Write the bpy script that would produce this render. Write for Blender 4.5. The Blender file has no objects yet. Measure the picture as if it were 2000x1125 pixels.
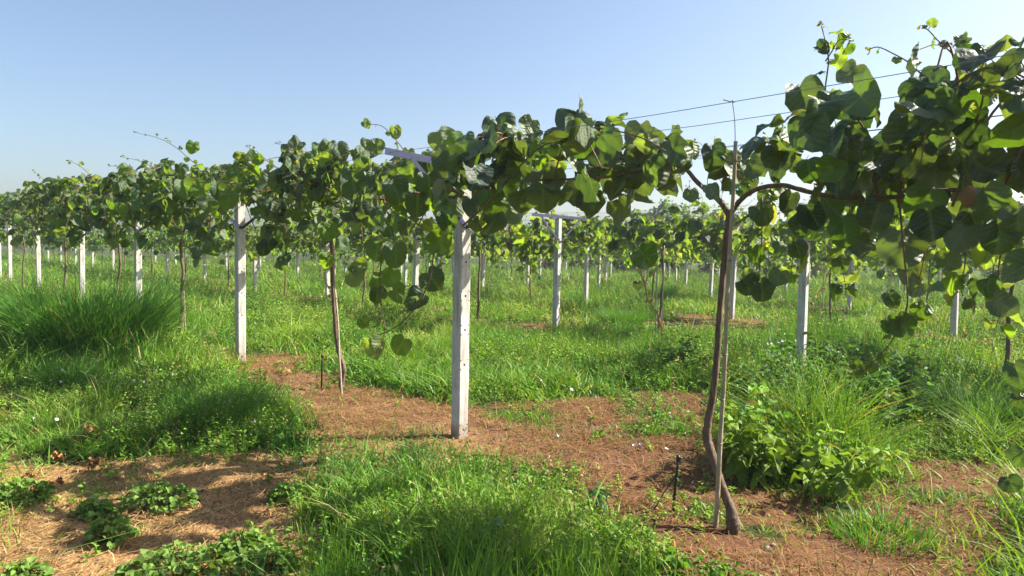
import bpy, math
import numpy as np
rng = np.random.default_rng(7)
R = math.radians
scene = bpy.context.scene

# ------------------------------------------------------------------ camera
CAM_H, PITCH, ROLL, FPX = 1.6, 0.0503, 0.0209, 1390.0
cam = bpy.data.cameras.new("camera")
camo = bpy.data.objects.new("camera", cam)
scene.collection.objects.link(camo)
cam.sensor_width = 36.0
cam.lens = FPX / 2000 * 36
cam.clip_start, cam.clip_end = 0.05, 3000
from mathutils import Matrix
camo.matrix_world = (Matrix.Translation((0, 0, CAM_H)) @ Matrix.Rotation(math.pi / 2 - PITCH, 4, 'X')
                     @ Matrix.Rotation(ROLL, 4, 'Z'))
scene.camera = camo

# ------------------------------------------------------------------ sky, sun, exposure
SUN_EL, SUN_AZ = R(40), R(80)          # azimuth clockwise from +Y
world = bpy.data.worlds.new("World")
scene.world = world
world.use_nodes = True
wn = world.node_tree
for n_ in list(wn.nodes): wn.nodes.remove(n_)
wo = wn.nodes.new('ShaderNodeOutputWorld'); bg = wn.nodes.new('ShaderNodeBackground')
sky = wn.nodes.new('ShaderNodeTexSky')
sky.sky_type = 'NISHITA'; sky.sun_disc = False
sky.sun_elevation = SUN_EL; sky.sun_rotation = SUN_AZ
sky.air_density = 1.0; sky.dust_density = 2.6; sky.ozone_density = 2.6; sky.altitude = 50
bg.inputs['Strength'].default_value = 0.073
wn.links.new(sky.outputs[0], bg.inputs[0]); wn.links.new(bg.outputs[0], wo.inputs[0])
sl = bpy.data.lights.new("sun", 'SUN'); sl.energy = 5.0; sl.angle = R(0.5); sl.color = (1, .93, .8)
so = bpy.data.objects.new("sun", sl); scene.collection.objects.link(so)
sd = np.array([math.sin(SUN_AZ) * math.cos(SUN_EL), math.cos(SUN_AZ) * math.cos(SUN_EL), math.sin(SUN_EL)])
from mathutils import Vector
so.rotation_euler = Vector(sd).to_track_quat('Z', 'Y').to_euler()
scene.view_settings.view_transform = 'Standard'
scene.view_settings.look = 'None'
scene.view_settings.exposure = 1.55
scene.view_settings.gamma = 1.0
scene.cycles.max_bounces = 8
scene.cycles.transmission_bounces = 4
scene.cycles.diffuse_bounces = 4

# ------------------------------------------------------------------ orchard layout, image <-> ground
ANG = 0.731
RD = np.array([-math.sin(ANG), math.cos(ANG)])      # along the rows
RN = np.array([math.cos(ANG), math.sin(ANG)])       # across the rows
O0 = np.array([-0.397, 6.064])                      # foot of the nearest post
PS, RS, PH = 5.06, 6.35, 2.32

def ray(px, py):
    px = np.asarray(px, float); py = np.asarray(py, float)
    a = (px - 1000) / FPX; b = -(py - 562.5) / FPX
    cr, sr = math.cos(ROLL), math.sin(ROLL)
    u = a * cr - b * sr; v = a * sr + b * cr
    cp, sp = math.cos(PITCH), math.sin(PITCH)
    return np.stack([u, cp + v * sp, -sp + v * cp], -1)
def G(px, py, z=0.0):
    d = ray(px, py); t = (z - CAM_H) / d[..., 2]
    return np.stack([d[..., 0] * t, d[..., 1] * t], -1)
def on_row(px, py, row=0, off=0.0):
    """point seen at px,py on the upright plane of a row"""
    d = ray(px, py)
    t = (RN @ O0 + row * RS + off) / (d[..., :2] @ RN)
    return np.array([0, 0, CAM_H]) + d * np.asarray(t)[..., None]
def proj(P):
    P = np.asarray(P, float)
    x, y, z = P[..., 0], P[..., 1], P[..., 2] - CAM_H
    cp, sp = math.cos(PITCH), math.sin(PITCH)
    Y = y * cp - z * sp; Z = y * sp + z * cp
    u, v = x / Y, Z / Y
    cr, sr = math.cos(ROLL), math.sin(ROLL)
    return np.stack([1000 + FPX * (u * cr + v * sr), 562.5 - FPX * (v * cr - u * sr), Y], -1)
def rowpt(row, k):
    return O0 + RN * row * RS + RD * k * PS
def rot_local(P, base):
    """world -> frame of a thing standing at base, turned with the rows"""
    P = np.asarray(P, float) - np.array([base[0], base[1], 0])
    return np.stack([P[..., 0] * RN[0] + P[..., 1] * RN[1], P[..., 0] * RD[0] + P[..., 1] * RD[1], P[..., 2]], -1)

# ------------------------------------------------------------------ noise
_lat = np.random.default_rng(3).random((256, 256))
def vnoise(x, y, s):
    x = np.asarray(x) / s; y = np.asarray(y) / s
    xi = np.floor(x).astype(int); yi = np.floor(y).astype(int)
    fx = x - xi; fy = y - yi
    fx = fx * fx * (3 - 2 * fx); fy = fy * fy * (3 - 2 * fy)
    a = _lat[xi % 256, yi % 256]; b = _lat[(xi + 1) % 256, yi % 256]
    c = _lat[xi % 256, (yi + 1) % 256]; d = _lat[(xi + 1) % 256, (yi + 1) % 256]
    return (a * (1 - fx) + b * fx) * (1 - fy) + (c * (1 - fx) + d * fx) * fy
def fbm(x, y, s):
    return (vnoise(x, y, s) + .5 * vnoise(x + 17.3, y + 5.1, s / 2.1) + .25 * vnoise(x - 9.7, y + 31, s / 4.3)) / 1.75
def sstep(a, b, x):
    t = np.clip((x - a) / (b - a), 0, 1); return t * t * (3 - 2 * t)
def gz(x, y):
    x = np.asarray(x, float); y = np.asarray(y, float)
    near = np.exp(-(x * x + y * y) / 900)
    return (.07 * (fbm(x, y, 2.3) - .5) + .05 * (fbm(x + 40, y, .5) - .5)) * near + .02 * (vnoise(x, y, 9) - .5)

# ------------------------------------------------------------------ mesh helpers
class MB:
    def __init__(self):
        self.v, self.c, self.uv, self.f, self.n = [], [], [], [], 0
    def add(self, v, faces, mat=0, col=None, uv=None):
        v = np.asarray(v, float).reshape(-1, 3); m = len(v)
        self.v.append(v)
        c = np.ones((m, 4))
        if col is not None: c[:, :3] = np.asarray(col, float)
        self.c.append(c)
        self.uv.append(np.zeros((m, 3)) if uv is None else np.asarray(uv, float).reshape(m, 3))
        for f in (faces if isinstance(faces, list) else [faces]):
            f = np.asarray(f, int)
            if len(f): self.f.append((f + self.n, mat))
        self.n += m
    def build(self, name, mats, parent=None, loc=None, smooth=True, attrs=True):
        me = bpy.data.meshes.new(name)
        v = np.concatenate(self.v)
        me.vertices.add(len(v)); me.vertices.foreach_set('co', v.astype(np.float32).ravel())
        lv, ls, lt, mi = [], [], [], []; s = 0
        for f, m in self.f:
            k = f.shape[1]
            lv.append(f.ravel()); ls.append(s + np.arange(len(f)) * k)
            mi.append(np.full(len(f), m)); s += f.size
        lv = np.concatenate(lv); ls = np.concatenate(ls); mi = np.concatenate(mi)
        me.loops.add(len(lv)); me.loops.foreach_set('vertex_index', lv.astype(np.int32))
        me.polygons.add(len(ls)); me.polygons.foreach_set('loop_start', ls.astype(np.int32))
        me.polygons.foreach_set('material_index', mi.astype(np.int32))
        me.polygons.foreach_set('use_smooth', np.full(len(ls), smooth))
        me.update(calc_edges=True)
        if attrs:
            a = me.attributes.new('col', 'FLOAT_COLOR', 'POINT'); a.data.foreach_set('color', np.concatenate(self.c).astype(np.float32).ravel())
            a = me.attributes.new('luv', 'FLOAT_VECTOR', 'POINT'); a.data.foreach_set('vector', np.concatenate(self.uv).astype(np.float32).ravel())
        for m in (mats if isinstance(mats, (list, tuple)) else [mats]): me.materials.append(m)
        o = bpy.data.objects.new(name, me); scene.collection.objects.link(o)
        if parent is not None: o.parent = parent
        if loc is not None: o.location = loc
        return o

def catmull(P, per=6):
    P = np.asarray(P, float)
    if len(P) < 3:
        return np.linspace(P[0], P[-1], per + 1) if len(P) == 2 else P
    Q = np.vstack([2 * P[0] - P[1], P, 2 * P[-1] - P[-2]]); out = []
    for i in range(1, len(Q) - 2):
        for t in np.arange(per) / per:
            a, b, c, d = Q[i - 1:i + 3]
            out.append(.5 * (2 * b + (c - a) * t + (2 * a - 5 * b + 4 * c - d) * t * t + (3 * b - a - 3 * c + d) * t ** 3))
    out.append(P[-1]); return np.array(out)
def tube(mb, P, r, seg=8, mat=0, col=None, per=6, smooth=True, knob=0.0):
    """round tapering tube through the points P (radii r), closed at both ends"""
    P = np.asarray(P, float); r = np.asarray(r, float) * np.ones(len(P))
    C = catmull(P, per) if smooth else P
    rr = np.interp(np.linspace(0, 1, len(C)), np.linspace(0, 1, len(P)), r)
    T = np.gradient(C, axis=0); T /= np.linalg.norm(T, axis=1)[:, None] + 1e-9
    up = np.array([0, 0, 1.]) if abs(T[0, 2]) < .9 else np.array([1., 0, 0])
    A = np.cross(T, up); A /= np.linalg.norm(A, axis=1)[:, None] + 1e-9
    B = np.cross(T, A)
    th = np.arange(seg) / seg * 2 * math.pi
    rad = rr[:, None] * (1 + knob * (rng.random((len(C), seg)) - .5))
    v = C[:, None] + rad[..., None] * (A[:, None] * np.cos(th)[None, :, None] + B[:, None] * np.sin(th)[None, :, None])
    m = len(C)
    i, j = np.meshgrid(np.arange(m - 1), np.arange(seg), indexing='ij')
    q = np.stack([i * seg + j, (i + 1) * seg + j, (i + 1) * seg + (j + 1) % seg, i * seg + (j + 1) % seg], -1).reshape(-1, 4)
    uv = np.zeros((m, seg, 3)); uv[..., 0] = th / 6.283; uv[..., 1] = np.arange(m)[:, None] * .1
    c0 = len(v.reshape(-1, 3))
    vv = np.vstack([v.reshape(-1, 3), C[:1], C[-1:]])
    jj = np.arange(seg)
    cap = np.stack([np.full(seg, c0), jj, (jj + 1) % seg], -1)
    cap2 = np.stack([np.full(seg, c0 + 1), (m - 1) * seg + (jj + 1) % seg, (m - 1) * seg + jj], -1)
    mb.add(vv, [q, cap, cap2], mat, col, np.vstack([uv.reshape(-1, 3), np.zeros((2, 3))]))
    return C
def box(mb, c, s, mat=0, rot=None, col=None):
    s = np.asarray(s, float) / 2
    v = np.array([[x, y, z] for x in (-1, 1) for y in (-1, 1) for z in (-1, 1)]) * s
    if rot is not None: v = v @ np.asarray(rot).T
    f = [[0, 1, 3, 2], [4, 6, 7, 5], [0, 4, 5, 1], [2, 3, 7, 6], [0, 2, 6, 4], [1, 5, 7, 3]]
    mb.add(v + np.asarray(c, float), np.array(f), mat, col)

# ------------------------------------------------------------------ materials
def mat(name):
    m = bpy.data.materials.new(name); m.use_nodes = True
    nt = m.node_tree; nt.nodes.clear()
    return m, nt, nt.nodes.new, nt.links.new
def mathn(nt, op, a, b=None):
    n = nt.nodes.new('ShaderNodeMath'); n.operation = op
    for i, x in enumerate((a, b)):
        if x is None: continue
        if isinstance(x, (int, float)): n.inputs[i].default_value = x
        else: nt.links.new(x, n.inputs[i])
    return n.outputs[0]
def mixc(nt, fac, a, b, blend='MIX'):
    n = nt.nodes.new('ShaderNodeMix'); n.data_type = 'RGBA'; n.blend_type = blend
    for s, x in ((0, fac), (6, a), (7, b)):
        if isinstance(x, (int, float)): n.inputs[s].default_value = x
        elif isinstance(x, tuple): n.inputs[s].default_value = (*x, 1)
        else: nt.links.new(x, n.inputs[s])
    return n.outputs[2]
def noise(nt, scale, detail=4, vec=None, rough=.55):
    n = nt.nodes.new('ShaderNodeTexNoise'); n.inputs['Scale'].default_value = scale
    n.inputs['Detail'].default_value = detail; n.inputs['Roughness'].default_value = rough
    if vec is not None: nt.links.new(vec, n.inputs['Vector'])
    return n.outputs[0]
def ramp(nt, fac, stops):
    n = nt.nodes.new('ShaderNodeValToRGB'); e = n.color_ramp.elements
    while len(e) < len(stops): e.new(.5)
    for x, (p, c) in zip(e, stops): x.position = p; x.color = (*c, 1)
    nt.links.new(fac, n.inputs[0]); return n.outputs[0]
def attr(nt, name, out='Color'):
    n = nt.nodes.new('ShaderNodeAttribute'); n.attribute_name = name; return n.outputs[out]

def leafy_material(name, trans, rough, under=None, veins=True, tgain=(1.9, 1.75, .55), spec=.35):
    m, nt, N, L = mat(name)
    col = attr(nt, 'col')
    geo = N('ShaderNodeNewGeometry')
    base = col
    out = N('ShaderNodeOutputMaterial'); p = N('ShaderNodeBsdfPrincipled')
    if veins:
        sep = N('ShaderNodeSeparateXYZ'); L(attr(nt, 'luv', 'Vector'), sep.inputs[0])
        au = mathn(nt, 'ABSOLUTE', sep.outputs[0])
        s = mathn(nt, 'SUBTRACT', sep.outputs[1], mathn(nt, 'MULTIPLY', mathn(nt, 'POWER', au, .8), .5))
        s = mathn(nt, 'ADD', s, mathn(nt, 'MULTIPLY', noise(nt, 14, 2, N('ShaderNodeTexCoord').outputs['Object']), .05))
        fr = mathn(nt, 'FRACT', mathn(nt, 'MULTIPLY', s, 7.0))
        d = mathn(nt, 'ABSOLUTE', mathn(nt, 'SUBTRACT', fr, .5))         # 0 on a side vein
        side = mathn(nt, 'SUBTRACT', 1.0, mathn(nt, 'MULTIPLY', d, 7.0)); side = mathn(nt, 'MAXIMUM', side, 0.0)
        midv = mathn(nt, 'MAXIMUM', mathn(nt, 'SUBTRACT', 1.0, mathn(nt, 'MULTIPLY', au, 15.0)), 0.0)
        vein = mathn(nt, 'MINIMUM', mathn(nt, 'ADD', mathn(nt, 'MULTIPLY', side, .55), midv), 1.0)
        puff = mathn(nt, 'MULTIPLY', d, 2.0)
        pos = N('ShaderNodeTexCoord').outputs['Object']
        nz = noise(nt, 55, 3, pos)
        base = mixc(nt, mathn(nt, 'MULTIPLY', nz, .55), base, mixc(nt, .65, base, (.02, .035, .012)))
        blot = noise(nt, 9, 4, pos)
        blot = mathn(nt, 'MULTIPLY', mathn(nt, 'MAXIMUM', mathn(nt, 'SUBTRACT', blot, .6), 0.0), 3.0)
        base = mixc(nt, mathn(nt, 'MINIMUM', blot, .3), base, (.12, .13, .03))
        base = mixc(nt, mathn(nt, 'MULTIPLY', vein, .5), base, (.16, .22, .11))
        bp = N('ShaderNodeBump'); bp.inputs['Strength'].default_value = .6; bp.inputs['Distance'].default_value = .006
        L(mathn(nt, 'ADD', mathn(nt, 'MULTIPLY', puff, .9), mathn(nt, 'MULTIPLY', nz, 1.6)), bp.inputs['Height']); L(bp.outputs[0], p.inputs['Normal'])
    if under is not None:
        u = mixc(nt, .62, base, under)
        base = mixc(nt, geo.outputs['Backfacing'], base, u)
    L(base, p.inputs['Base Color']); p.inputs['Roughness'].default_value = rough
    p.inputs['Specular IOR Level'].default_value = spec
    t = N('ShaderNodeBsdfTranslucent')
    L(mixc(nt, 1.0, base if not veins else mixc(nt, .35, base, col), tgain, 'MULTIPLY'), t.inputs['Color'])
    mx = N('ShaderNodeMixShader'); mx.inputs[0].default_value = trans
    L(p.outputs[0], mx.inputs[1]); L(t.outputs[0], mx.inputs[2]); L(mx.outputs[0], out.inputs[0])
    return m
M_LEAF = leafy_material('vine_leaf', .42, .5, spec=.3, under=(.15, .185, .105), tgain=(2.8, 2.7, .45))
M_OLDLEAF = leafy_material('vine_leaf_tough', .2, .5, spec=.36, under=(.15, .18, .105), tgain=(2.2, 2.3, .4))
M_FARLEAF = leafy_material('vine_leaf_far', .44, .55, under=(.13, .18, .07), veins=False, tgain=(2.7, 2.8, .45))
M_GRASS = leafy_material('grass_blade', .3, .5, veins=False, tgain=(1.7, 1.65, .5), spec=.22)
M_WEED = leafy_material('weed_leaf', .3, .6, veins=False, tgain=(1.6, 1.6, .5), spec=.18)

def bark(name, c1, c2, scale=60, rough=.85):
    m, nt, N, L = mat(name)
    pos = N('ShaderNodeTexCoord').outputs['Object']
    mp = N('ShaderNodeMapping'); mp.inputs['Scale'].default_value = (1, 1, .22); L(pos, mp.inputs[0])
    nz = noise(nt, scale, 6, mp.outputs[0], .65)
    c = ramp(nt, nz, [(.3, c1), (.68, c2)])
    c = mixc(nt, 1.0, c, attr(nt, 'col'), 'MULTIPLY')
    p = N('ShaderNodeBsdfPrincipled'); p.inputs['Roughness'].default_value = rough
    L(c, p.inputs['Base Color'])
    bp = N('ShaderNodeBump'); bp.inputs['Strength'].default_value = 1.0; bp.inputs['Distance'].default_value = .01
    L(nz, bp.inputs['Height']); L(bp.outputs[0], p.inputs['Normal'])
    L(p.outputs[0], N('ShaderNodeOutputMaterial').inputs[0]); return m
M_BARK = bark('vine_bark', (.05, .03, .02), (.2, .13, .085))
M_CANE = bark('young_cane', (.11, .055, .035), (.2, .11, .065), 30, .6)
M_STAKE = bark('bamboo', (.25, .2, .13), (.46, .38, .27), 40, .6)
M_DRY = bark('dried_leaf', (.2, .09, .03), (.42, .22, .07), 25)

def concrete():
    m, nt, N, L = mat('concrete')
    pos = N('ShaderNodeTexCoord').outputs['Object']
    a = noise(nt, 6, 5, pos); b = noise(nt, 140, 3, pos)
    c = ramp(nt, a, [(.3, (.4, .385, .36)), (.7, (.58, .56, .53))])
    vo = N('ShaderNodeTexVoronoi'); vo.inputs['Scale'].default_value = 75; L(pos, vo.inputs['Vector'])
    pit = mathn(nt, 'LESS_THAN', vo.outputs['Distance'], .2)
    pk = mathn(nt, 'MULTIPLY', pit, mathn(nt, 'GREATER_THAN', noise(nt, 30, 2, pos), .5))
    c = mixc(nt, mathn(nt, 'MULTIPLY', pk, .85), c, (.13, .12, .11))
    sep = N('ShaderNodeSeparateXYZ'); L(pos, sep.inputs[0])
    mp = N('ShaderNodeMapping'); mp.inputs['Scale'].default_value = (1, 1, .12); L(pos, mp.inputs[0])
    streak = noise(nt, 22, 4, mp.outputs[0])
    c = mixc(nt, mathn(nt, 'MULTIPLY', mathn(nt, 'MAXIMUM', mathn(nt, 'SUBTRACT', streak, .47), 0.0), 2.6), c, (.22, .2, .17))
    low = mathn(nt, 'SUBTRACT', .3, mathn(nt, 'ADD', sep.outputs[2], mathn(nt, 'MULTIPLY', a, .25)))
    low = mathn(nt, 'MINIMUM', mathn(nt, 'MAXIMUM', mathn(nt, 'MULTIPLY', low, 5.0), 0.0), .75)
    c = mixc(nt, low, c, (.2, .12, .07))                # splashed earth on the foot
    p = N('ShaderNodeBsdfPrincipled'); p.inputs['Roughness'].default_value = .88; L(c, p.inputs['Base Color'])
    bp = N('ShaderNodeBump'); bp.inputs['Strength'].default_value = .5; bp.inputs['Distance'].default_value = .003
    L(mathn(nt, 'SUBTRACT', b, pk), bp.inputs['Height']); L(bp.outputs[0], p.inputs['Normal'])
    L(p.outputs[0], N('ShaderNodeOutputMaterial').inputs[0]); return m
M_CONC = concrete()
def plain(name, c, rough=.5, metal=0.0, scale=25, var=.5):
    m, nt, N, L = mat(name)
    pos = N('ShaderNodeTexCoord').outputs['Object']
    nz = noise(nt, scale, 4, pos)
    col = mixc(nt, nz, tuple(x * (1 - var) for x in c), tuple(x * (1 + var) for x in c))
    p = N('ShaderNodeBsdfPrincipled'); p.inputs['Roughness'].default_value = rough; p.inputs['Metallic'].default_value = metal
    L(col, p.inputs['Base Color']); L(p.outputs[0], N('ShaderNodeOutputMaterial').inputs[0]); return m
def soil_mat():
    m, nt, N, L = mat('earth_clod'); p = N('ShaderNodeBsdfPrincipled'); p.inputs['Roughness'].default_value = .95
    L(mixc(nt, noise(nt, 90, 3, N('ShaderNodeTexCoord').outputs['Object']), attr(nt, 'col'), (.08, .05, .03)), p.inputs['Base Color']); L(p.outputs[0], N('ShaderNodeOutputMaterial').inputs[0]); return m
M_SOIL = soil_mat()
M_HOLE = plain('hole_shade', (.05, .045, .04), .9)  # near-black colour stands in for the shade inside the drilled holes
M_BLUE = plain('blue_paint', (.01, .02, .07), .7, 0, 14, .35)
M_WIRE = plain('galvanised_wire', (.16, .17, .19), .4, .6)
M_BLACK = plain('black_plastic', (.012, .012, .013), .4)
M_PETAL = plain('white_petal', (.75, .74, .72), .7, 0, 60, .08)
M_YPETAL = plain('orange_petal', (.7, .3, .02), .7, 0, 60, .08)
M_FRUIT = plain('kiwi_skin', (.2, .11, .05), .9, 0, 120, .35)
M_TIE = plain('green_tie', (.02, .22, .16), .5)
M_STONE = plain('stone', (.32, .27, .22), .9, 0, 30, .3)

def ground_mat():
    m, nt, N, L = mat('orchard_earth')
    pos = N('ShaderNodeTexCoord').outputs['Object']
    bare = attr(nt, 'col'); sepc = N('ShaderNodeSeparateColor'); L(bare, sepc.inputs[0])
    big = noise(nt, 1.1, 5, pos); mid = noise(nt, 7, 6, pos, .65); fine = noise(nt, 70, 5, pos, .7)
    soil = ramp(nt, fine, [(.3, (.06, .031, .019)), (.7, (.235, .11, .055))])
    mp = N('ShaderNodeMapping'); mp.inputs['Scale'].default_value = (1, .3, 1); mp.inputs['Rotation'].default_value = (0, 0, .5); L(pos, mp.inputs[0])
    st = noise(nt, 90, 4, mp.outputs[0], .7)
    straw = ramp(nt, st, [(.36, (.14, .068, .03)), (.5, (.32, .18, .078)), (.66, (.49, .345, .15))])
    k = mathn(nt, 'ADD', mathn(nt, 'MULTIPLY', mid, .7), mathn(nt, 'MULTIPLY', big, .6))
    k = mathn(nt, 'ADD', k, mathn(nt, 'SUBTRACT', sepc.outputs[1], .5))
    f = N('ShaderNodeMapRange'); f.inputs[1].default_value = .52; f.inputs[2].default_value = .8; L(k, f.inputs[0])
    dirt = mixc(nt, f.outputs[0], soil, straw)
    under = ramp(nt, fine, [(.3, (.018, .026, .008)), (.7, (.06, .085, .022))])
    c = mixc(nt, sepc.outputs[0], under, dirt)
    p = N('ShaderNodeBsdfPrincipled'); p.inputs['Roughness'].default_value = .95; p.inputs['Specular IOR Level'].default_value = .1
    L(c, p.inputs['Base Color'])
    bp = N('ShaderNodeBump'); bp.inputs['Strength'].default_value = .9; bp.inputs['Distance'].default_value = .03
    L(mathn(nt, 'ADD', mathn(nt, 'MULTIPLY', fine, .5), mathn(nt, 'ADD', mid, mathn(nt, 'MULTIPLY', st, .4))), bp.inputs['Height']); L(bp.outputs[0], p.inputs['Normal'])
    L(p.outputs[0], N('ShaderNodeOutputMaterial').inputs[0]); return m
M_GROUND = ground_mat()

# ------------------------------------------------------------------ scene-graph helpers
def tag(o, label=None, cat=None, group=None, kind=None):
    if label: o['label'] = label
    if cat: o['category'] = cat
    if group: o['group'] = group
    if kind: o['kind'] = kind
    return o
def thing(name, label, cat, loc=(0, 0, 0), rz=0.0, group=None):
    o = bpy.data.objects.new(name, None); o.empty_display_size = .2
    scene.collection.objects.link(o); o.location = loc; o.rotation_euler = (0, 0, rz)
    return tag(o, label, cat, group)
def dup(root, loc, rz=None, label=None, group=None, sc=1.0):
    r = root.copy(); scene.collection.objects.link(r); r.location = loc
    if rz is not None: r.rotation_euler = (0, 0, rz)
    r.scale = (sc, sc, sc)
    if label: r['label'] = label
    if group: r['group'] = group
    for ch in list(root.children):
        c = ch.copy(); scene.collection.objects.link(c); c.parent = r
        for g in list(ch.children):
            d = g.copy(); scene.collection.objects.link(d); d.parent = c
    return r

# ------------------------------------------------------------------ ground cover map
def inpoly(x, y, poly):
    ins = np.zeros(x.shape, bool); j = len(poly) - 1
    for i in range(len(poly)):
        xi, yi = poly[i]; xj, yj = poly[j]
        c = ((yi > y) != (yj > y)) & (x < (xj - xi) * (y - yi) / (yj - yi + 1e-12) + xi)
        ins ^= c; j = i
    return ins
def P2(pts): return [tuple(G(*p)) for p in pts]
BARE = [P2(p) for p in (
    [(-40, 905), (150, 895), (330, 898), (520, 885), (660, 885), (640, 930), (600, 985), (575, 1040), (560, 1120), (520, 1240), (-80, 1280)],
    [(480, 695), (560, 700), (650, 738), (760, 765), (900, 790), (1080, 780), (1250, 765), (1430, 770), (1440, 930), (1520, 965),
     (1700, 1000), (1880, 1080), (1990, 1200), (1300, 1260), (1270, 1110), (1200, 1040), (1090, 985), (980, 940), (860, 915), (700, 900),
     (640, 880), (560, 800), (440, 722)],
    [(1680, 868), (1850, 876), (1970, 915), (2060, 960), (2060, 1000), (1850, 965), (1690, 935)],
    [(1428, 705), (1492, 712), (1482, 738), (1430, 738)],
    [(1300, 620), (1400, 625), (1540, 634), (1530, 656), (1400, 657), (1300, 642)],
    [(-30, 745), (50, 755), (55, 830), (20, 905), (-60, 910)],
    [(370, 668), (440, 680), (478, 700), (430, 708)],
    [(945, 636), (1000, 640), (995, 654), (950, 652)], [(815, 612), (878, 616), (868, 627), (815, 624)])]
TALL = [(P2(p), h_) for p, h_ in (
    ([(20, 725), (470, 722), (570, 800), (620, 875), (560, 895), (300, 895), (100, 860)], .27),
    ([(620, 930), (700, 915), (830, 925), (980, 960), (1110, 1005), (1205, 1070), (1250, 1230), (540, 1230), (580, 1030)], .29),
    ([(930, 650), (1300, 655), (1420, 700), (1410, 765), (1250, 762), (930, 800), (700, 770), (700, 700)], .3),
    ([(1760, 715), (2100, 700), (2100, 905), (1850, 885), (1780, 870)], .42),
    ([(1480, 715), (1765, 712), (1785, 870), (1650, 860), (1500, 810)], .1),
    ([(-60, 590), (320, 600), (400, 660), (330, 730), (-60, 740)], .5),
    ([(490, 600), (680, 600), (690, 690), (600, 690)], .42))]
LOW = [(P2([(1450, 965), (1650, 935), (2050, 965), (2050, 1180), (1850, 1060), (1700, 995)]), .09)]
def cover(x, y):
    """grass density 0..1 and height in metres at ground points"""
    x = np.asarray(x, float); y = np.asarray(y, float)
    j = .22 * (fbm(x, y, .55) - .5) * 2
    jx = x + j; jy = y + .3 * (fbm(x + 50, y + 9, .6) - .5) * 2
    p = (x - O0[0]) * RN[0] + (y - O0[1]) * RN[1]
    rowd = np.abs((p / RS + .5) % 1.0 - .5) * RS
    rowi = np.round(p / RS)
    den = .55 + .6 * (fbm(x, y, 1.7) - .35)
    h = .03 + .42 * fbm(x + 80, y - 30, 2.6) ** 2.2 + .12 * fbm(x - 33, y + 71, .8) + .14 * sstep(14, 30, y) + .3 * sstep(.62, .76, vnoise(x + 11, y - 47, 1.25))
    den = den * (.35 + .65 * sstep(.3, .46, fbm(x + 21, y - 63, 1.1)))
    strip = (1 - sstep(.35, .95, rowd)) * (.35 + .9 * (fbm(x - 7, y + 3, 1.9) > .5))
    strip = np.where((rowi == 0) & (y < 14), .0, strip) * (1 - sstep(18, 34, y))
    den = den * (1 - .88 * np.clip(strip, 0, 1))
    h = h * (1 - .4 * np.clip(strip, 0, 1))
    h = np.where((rowd > 1.4) & (rowd < 2.6), h * 1.3, h)
    for poly, hh in TALL:
        m = inpoly(jx, jy, poly); den = np.where(m, np.maximum(den, .95), den)
        h = np.where(m, hh * (.4 + 1.1 * fbm(x, y, .7)), h)
    for poly, hh in LOW:
        m = inpoly(jx, jy, poly); h = np.where(m, hh, h); den = np.where(m, .6 * (fbm(x, y, .45) > .54) + .05, den)
    for poly in BARE:
        m = inpoly(jx, jy, poly)
        spot = sstep(.55, .68, fbm(x + 3, y + 8, .42)) * (.4 + .6 * (x > -.9))
        den = np.where(m, .03 + .5 * spot, den); h = np.where(m, .05 + .08 * spot, h)
    den = np.maximum(den, .75 * sstep(38, 55, y))
    return np.clip(den, 0, 1), h

def cover_soft(x, y, sd=.17):
    D = H = 0
    for _ in range(4):
        d_, h_ = cover(x + rng.normal(0, sd, len(x)), y + rng.normal(0, sd, len(x))); D = D + d_ / 4; H = H + np.sqrt(h_) / 4
    return D, H * H

# ------------------------------------------------------------------ the ground, one sheet to the horizon
xs = np.concatenate([[-1500, -700, -350, -200, -120, -80, -55, -40, -30], np.arange(-24, -8, .3), np.arange(-8, 8, .07), np.arange(8, 24, .3), [30, 40, 55, 80, 120, 200, 350, 700, 1500]])
ys = np.concatenate([[-300, -100, -40, -20, -10, -5, -2, 0, 1], np.arange(1.6, 12, .07), np.arange(12, 34, .3), [36, 40, 46, 55, 70, 90, 120, 180, 300, 600, 1200, 2500]])
X, Y = np.meshgrid(xs, ys, indexing='ij')
den, hh = cover(X, Y)
Z = gz(X, Y) + .03 * (1 - sstep(.15, .5, den)) * (fbm(X - 3, Y + 14, .17) - .5) * np.exp(-(X * X + Y * Y) / 300)
nx, ny = X.shape
i, j = np.meshgrid(np.arange(nx - 1), np.arange(ny - 1), indexing='ij')
q = np.stack([i * ny + j, (i + 1) * ny + j, (i + 1) * ny + j + 1, i * ny + j + 1], -1).reshape(-1, 4)
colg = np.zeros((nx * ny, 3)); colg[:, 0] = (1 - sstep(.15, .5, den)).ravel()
leftpath = sstep(.5, -.9, X) * (1 - .7 * sstep(5.2, 6.6, Y)); colg[:, 1] = (.3 + .38 * leftpath).ravel()
mb = MB(); mb.add(np.stack([X, Y, Z], -1), q, 0, colg)
tag(mb.build('ground', M_GROUND), kind='structure')

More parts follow.
